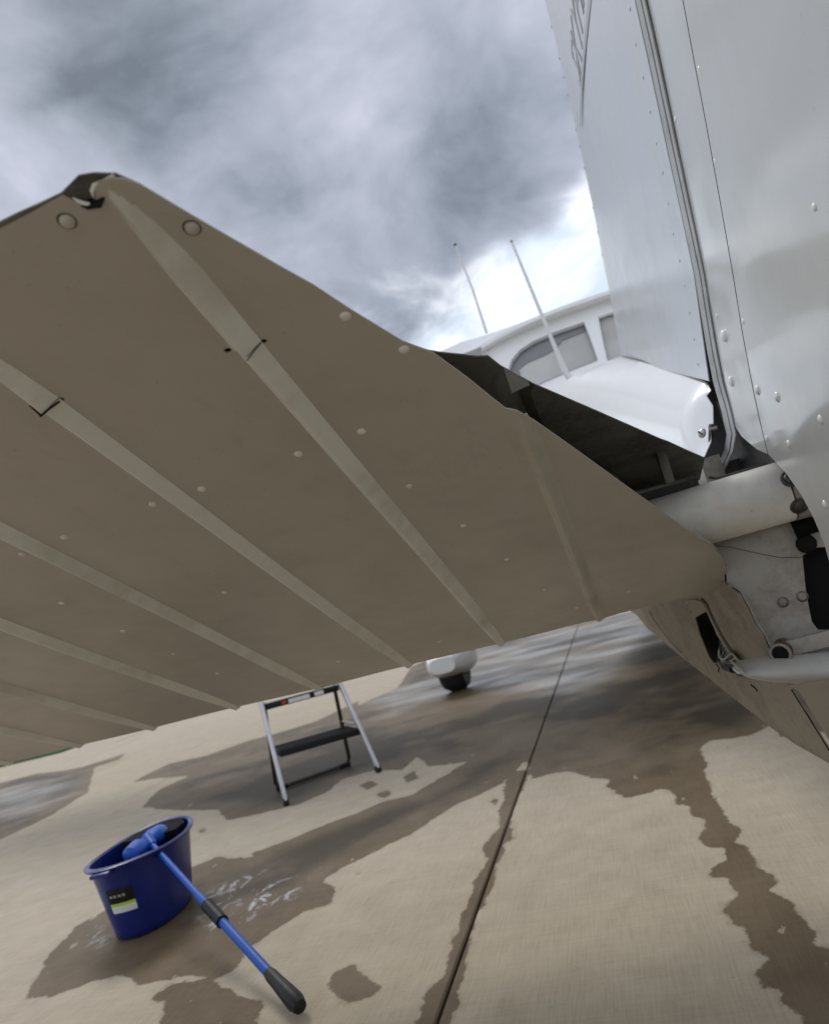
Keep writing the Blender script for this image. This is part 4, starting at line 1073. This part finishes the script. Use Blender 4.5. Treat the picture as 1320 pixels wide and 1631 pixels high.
# ================================================================== BUCKET
BC = Vector((-1.66, 2.105, 0)); ang = math.radians(100)
lu = Vector((math.cos(ang), math.sin(ang), 0)); lv = Vector((-lu.y, lu.x, 0))
bk = empty('bucket', BC); bk['_w'] = tuple(BC)
tag(bk, 'navy blue oval plastic mop bucket standing on wet concrete', 'bucket')
BH = .225
def boval(s, z, grow=0.0, n=56, tip=0.0):
    r = []
    a_ = .166 + .052 * s + grow; b_ = .098 + .030 * s + grow
    for k in range(n):
        t = 2 * math.pi * k / n; c_, s_ = math.cos(t), math.sin(t)
        x = a_ * math.copysign(abs(c_) ** .9, c_); y = b_ * math.copysign(abs(s_) ** .9, s_)
        if c_ < 0: x *= 1 + tip * abs(c_) ** 6
        r.append(BC + lu * x + lv * y + Vector((0, 0, z + (.012 * c_ * c_ if tip else 0))))
    return r
rings = [boval(0, .0, -.01), boval(0, .006), boval(.1, .025), boval(.5, BH * .5), boval(.85, BH * .85), boval(1, BH * .97, 0, tip=.06), boval(1, BH * .97, .012, tip=.10), boval(1, BH, .014, tip=.12), boval(1, BH + .004, .006, tip=.10), boval(1, BH, -.002, tip=.05), boval(.85, BH * .85, -.004), boval(.5, BH * .5, -.004), boval(.1, .012, -.004), boval(0, .011, -.03)]
loft('bucket_body', rings, BLUEB, bk, angle=50)
hd = BC - lu * .250
box('pouring_lip', hd + Vector((0, 0, BH + .002)), lu * .022, lv * .03, Vector((0, 0, .006)), BLUEB, bk, .004)
# wringer insert at the far end
loft('wringer', [[BC + lu * (.05 + .16 * a) + lv * b_ + Vector((0, 0, z)) for a, b_ in ((0, -.095), (.5, -.092), (.95, -.05), (1.1, 0), (.95, .05), (.5, .092), (0, .095), (-.2, 0))] for z in (BH - .09, BH - .004, BH + .010)], DULLB, bk, angle=30)
# label on the near-left end
def blabel(name, s0, s1, t0, t1, mat, g):
    rows_ = []
    for s in np.linspace(s0, s1, 4):
        r = []
        for t in np.linspace(t0, t1, 8):
            a_ = .166 + .052 * s + g; b_ = .098 + .030 * s + g; c_, q_ = math.cos(t), math.sin(t)
            r.append(BC + lu * a_ * math.copysign(abs(c_) ** .9, c_) + lv * b_ * math.copysign(abs(q_) ** .9, q_) + Vector((0, 0, s * BH)))
        rows_.append(r)
    return shell(name, rows_, Vector((0, 0, .0003)), mat, bk)
t0, t1 = math.pi - .22, math.pi + .36
blabel('label', .53, .72, t0, t1, BLKP, .002); blabel('label_stripe', .49, .53, t0, t1, GREENL, .002); blabel('label_base', .40, .49, t0, t1, PALE, .002)
for k in range(4): blabel('label_mark', .615, .645, t0 + .06 + k * .09, t0 + .12 + k * .09, SEAL, .0026)

# ================================================================== MOP
H0 = at_z(236, 1338, .238); H1 = at_z(480, 1606, .022)
mop = empty('mop', H1); mop['_w'] = tuple(H1)
tag(mop, 'bright blue telescopic mop leaning out of the bucket with its grip on the concrete', 'mop')
dm = (H1 - H0)
pt = lambda t: H0 + dm * t
tube('handle', [pt(0), pt(.52)], .0088, BLUEM, mop, seg=16)
tube('outer_handle', [pt(.44), pt(.455), pt(.90)], [.0095, .0112, .0112], BLUEM, mop, seg=16)
gt = []; gr_ = []
for i in range(17):
    t = .50 + .10 * i / 16; gt.append(pt(t)); gr_.append(.0142 if i % 2 else .0165)
tube('grip', gt, gr_, BLKP, mop, seg=16)
tube('end_grip', [pt(t) for t in (.855, .87, .90, .94, .975, .995, 1.0)], [.012, .0145, .0155, .018, .0195, .0145, .006], BLKP, mop, seg=16)
hx = lu
hc = pt(0) + Vector((-.014, .01, -.010))
loft('mop_head', [[hc + hx * l + Vector((1, -.2, 0)).normalized() * (w_ * math.cos(a)) + Vector((0, 0, 1)) * (.02 * math.sin(a)) * (w_ / .03) for a in [2 * math.pi * k / 14 for k in range(14)]] for l, w_ in ((-.118, .016), (-.11, .036), (-.05, .044), (-.02, .030), (.02, .030), (.05, .044), (.11, .036), (.118, .016))], BLUEM, mop, angle=50)
loft('sponge', [[hc + Vector((0, 0, -.035)) + hx * l + Vector((1, -.2, 0)).normalized() * (w_ * math.cos(a)) + Vector((0, 0, 1)) * (.03 * math.sin(a)) for a in [2 * math.pi * k / 14 for k in range(14)]] for l, w_ in ((-.13, .015), (-.11, .030), (.11, .030), (.13, .015))], DULLB, mop, angle=50)
tube('swivel', [pt(-.01), pt(.035), pt(.05)], [.02, .016, .012], BLUEM, mop, seg=14)

# drop the helper offsets
for o in bpy.data.objects:
    if '_w' in o: del o['_w']
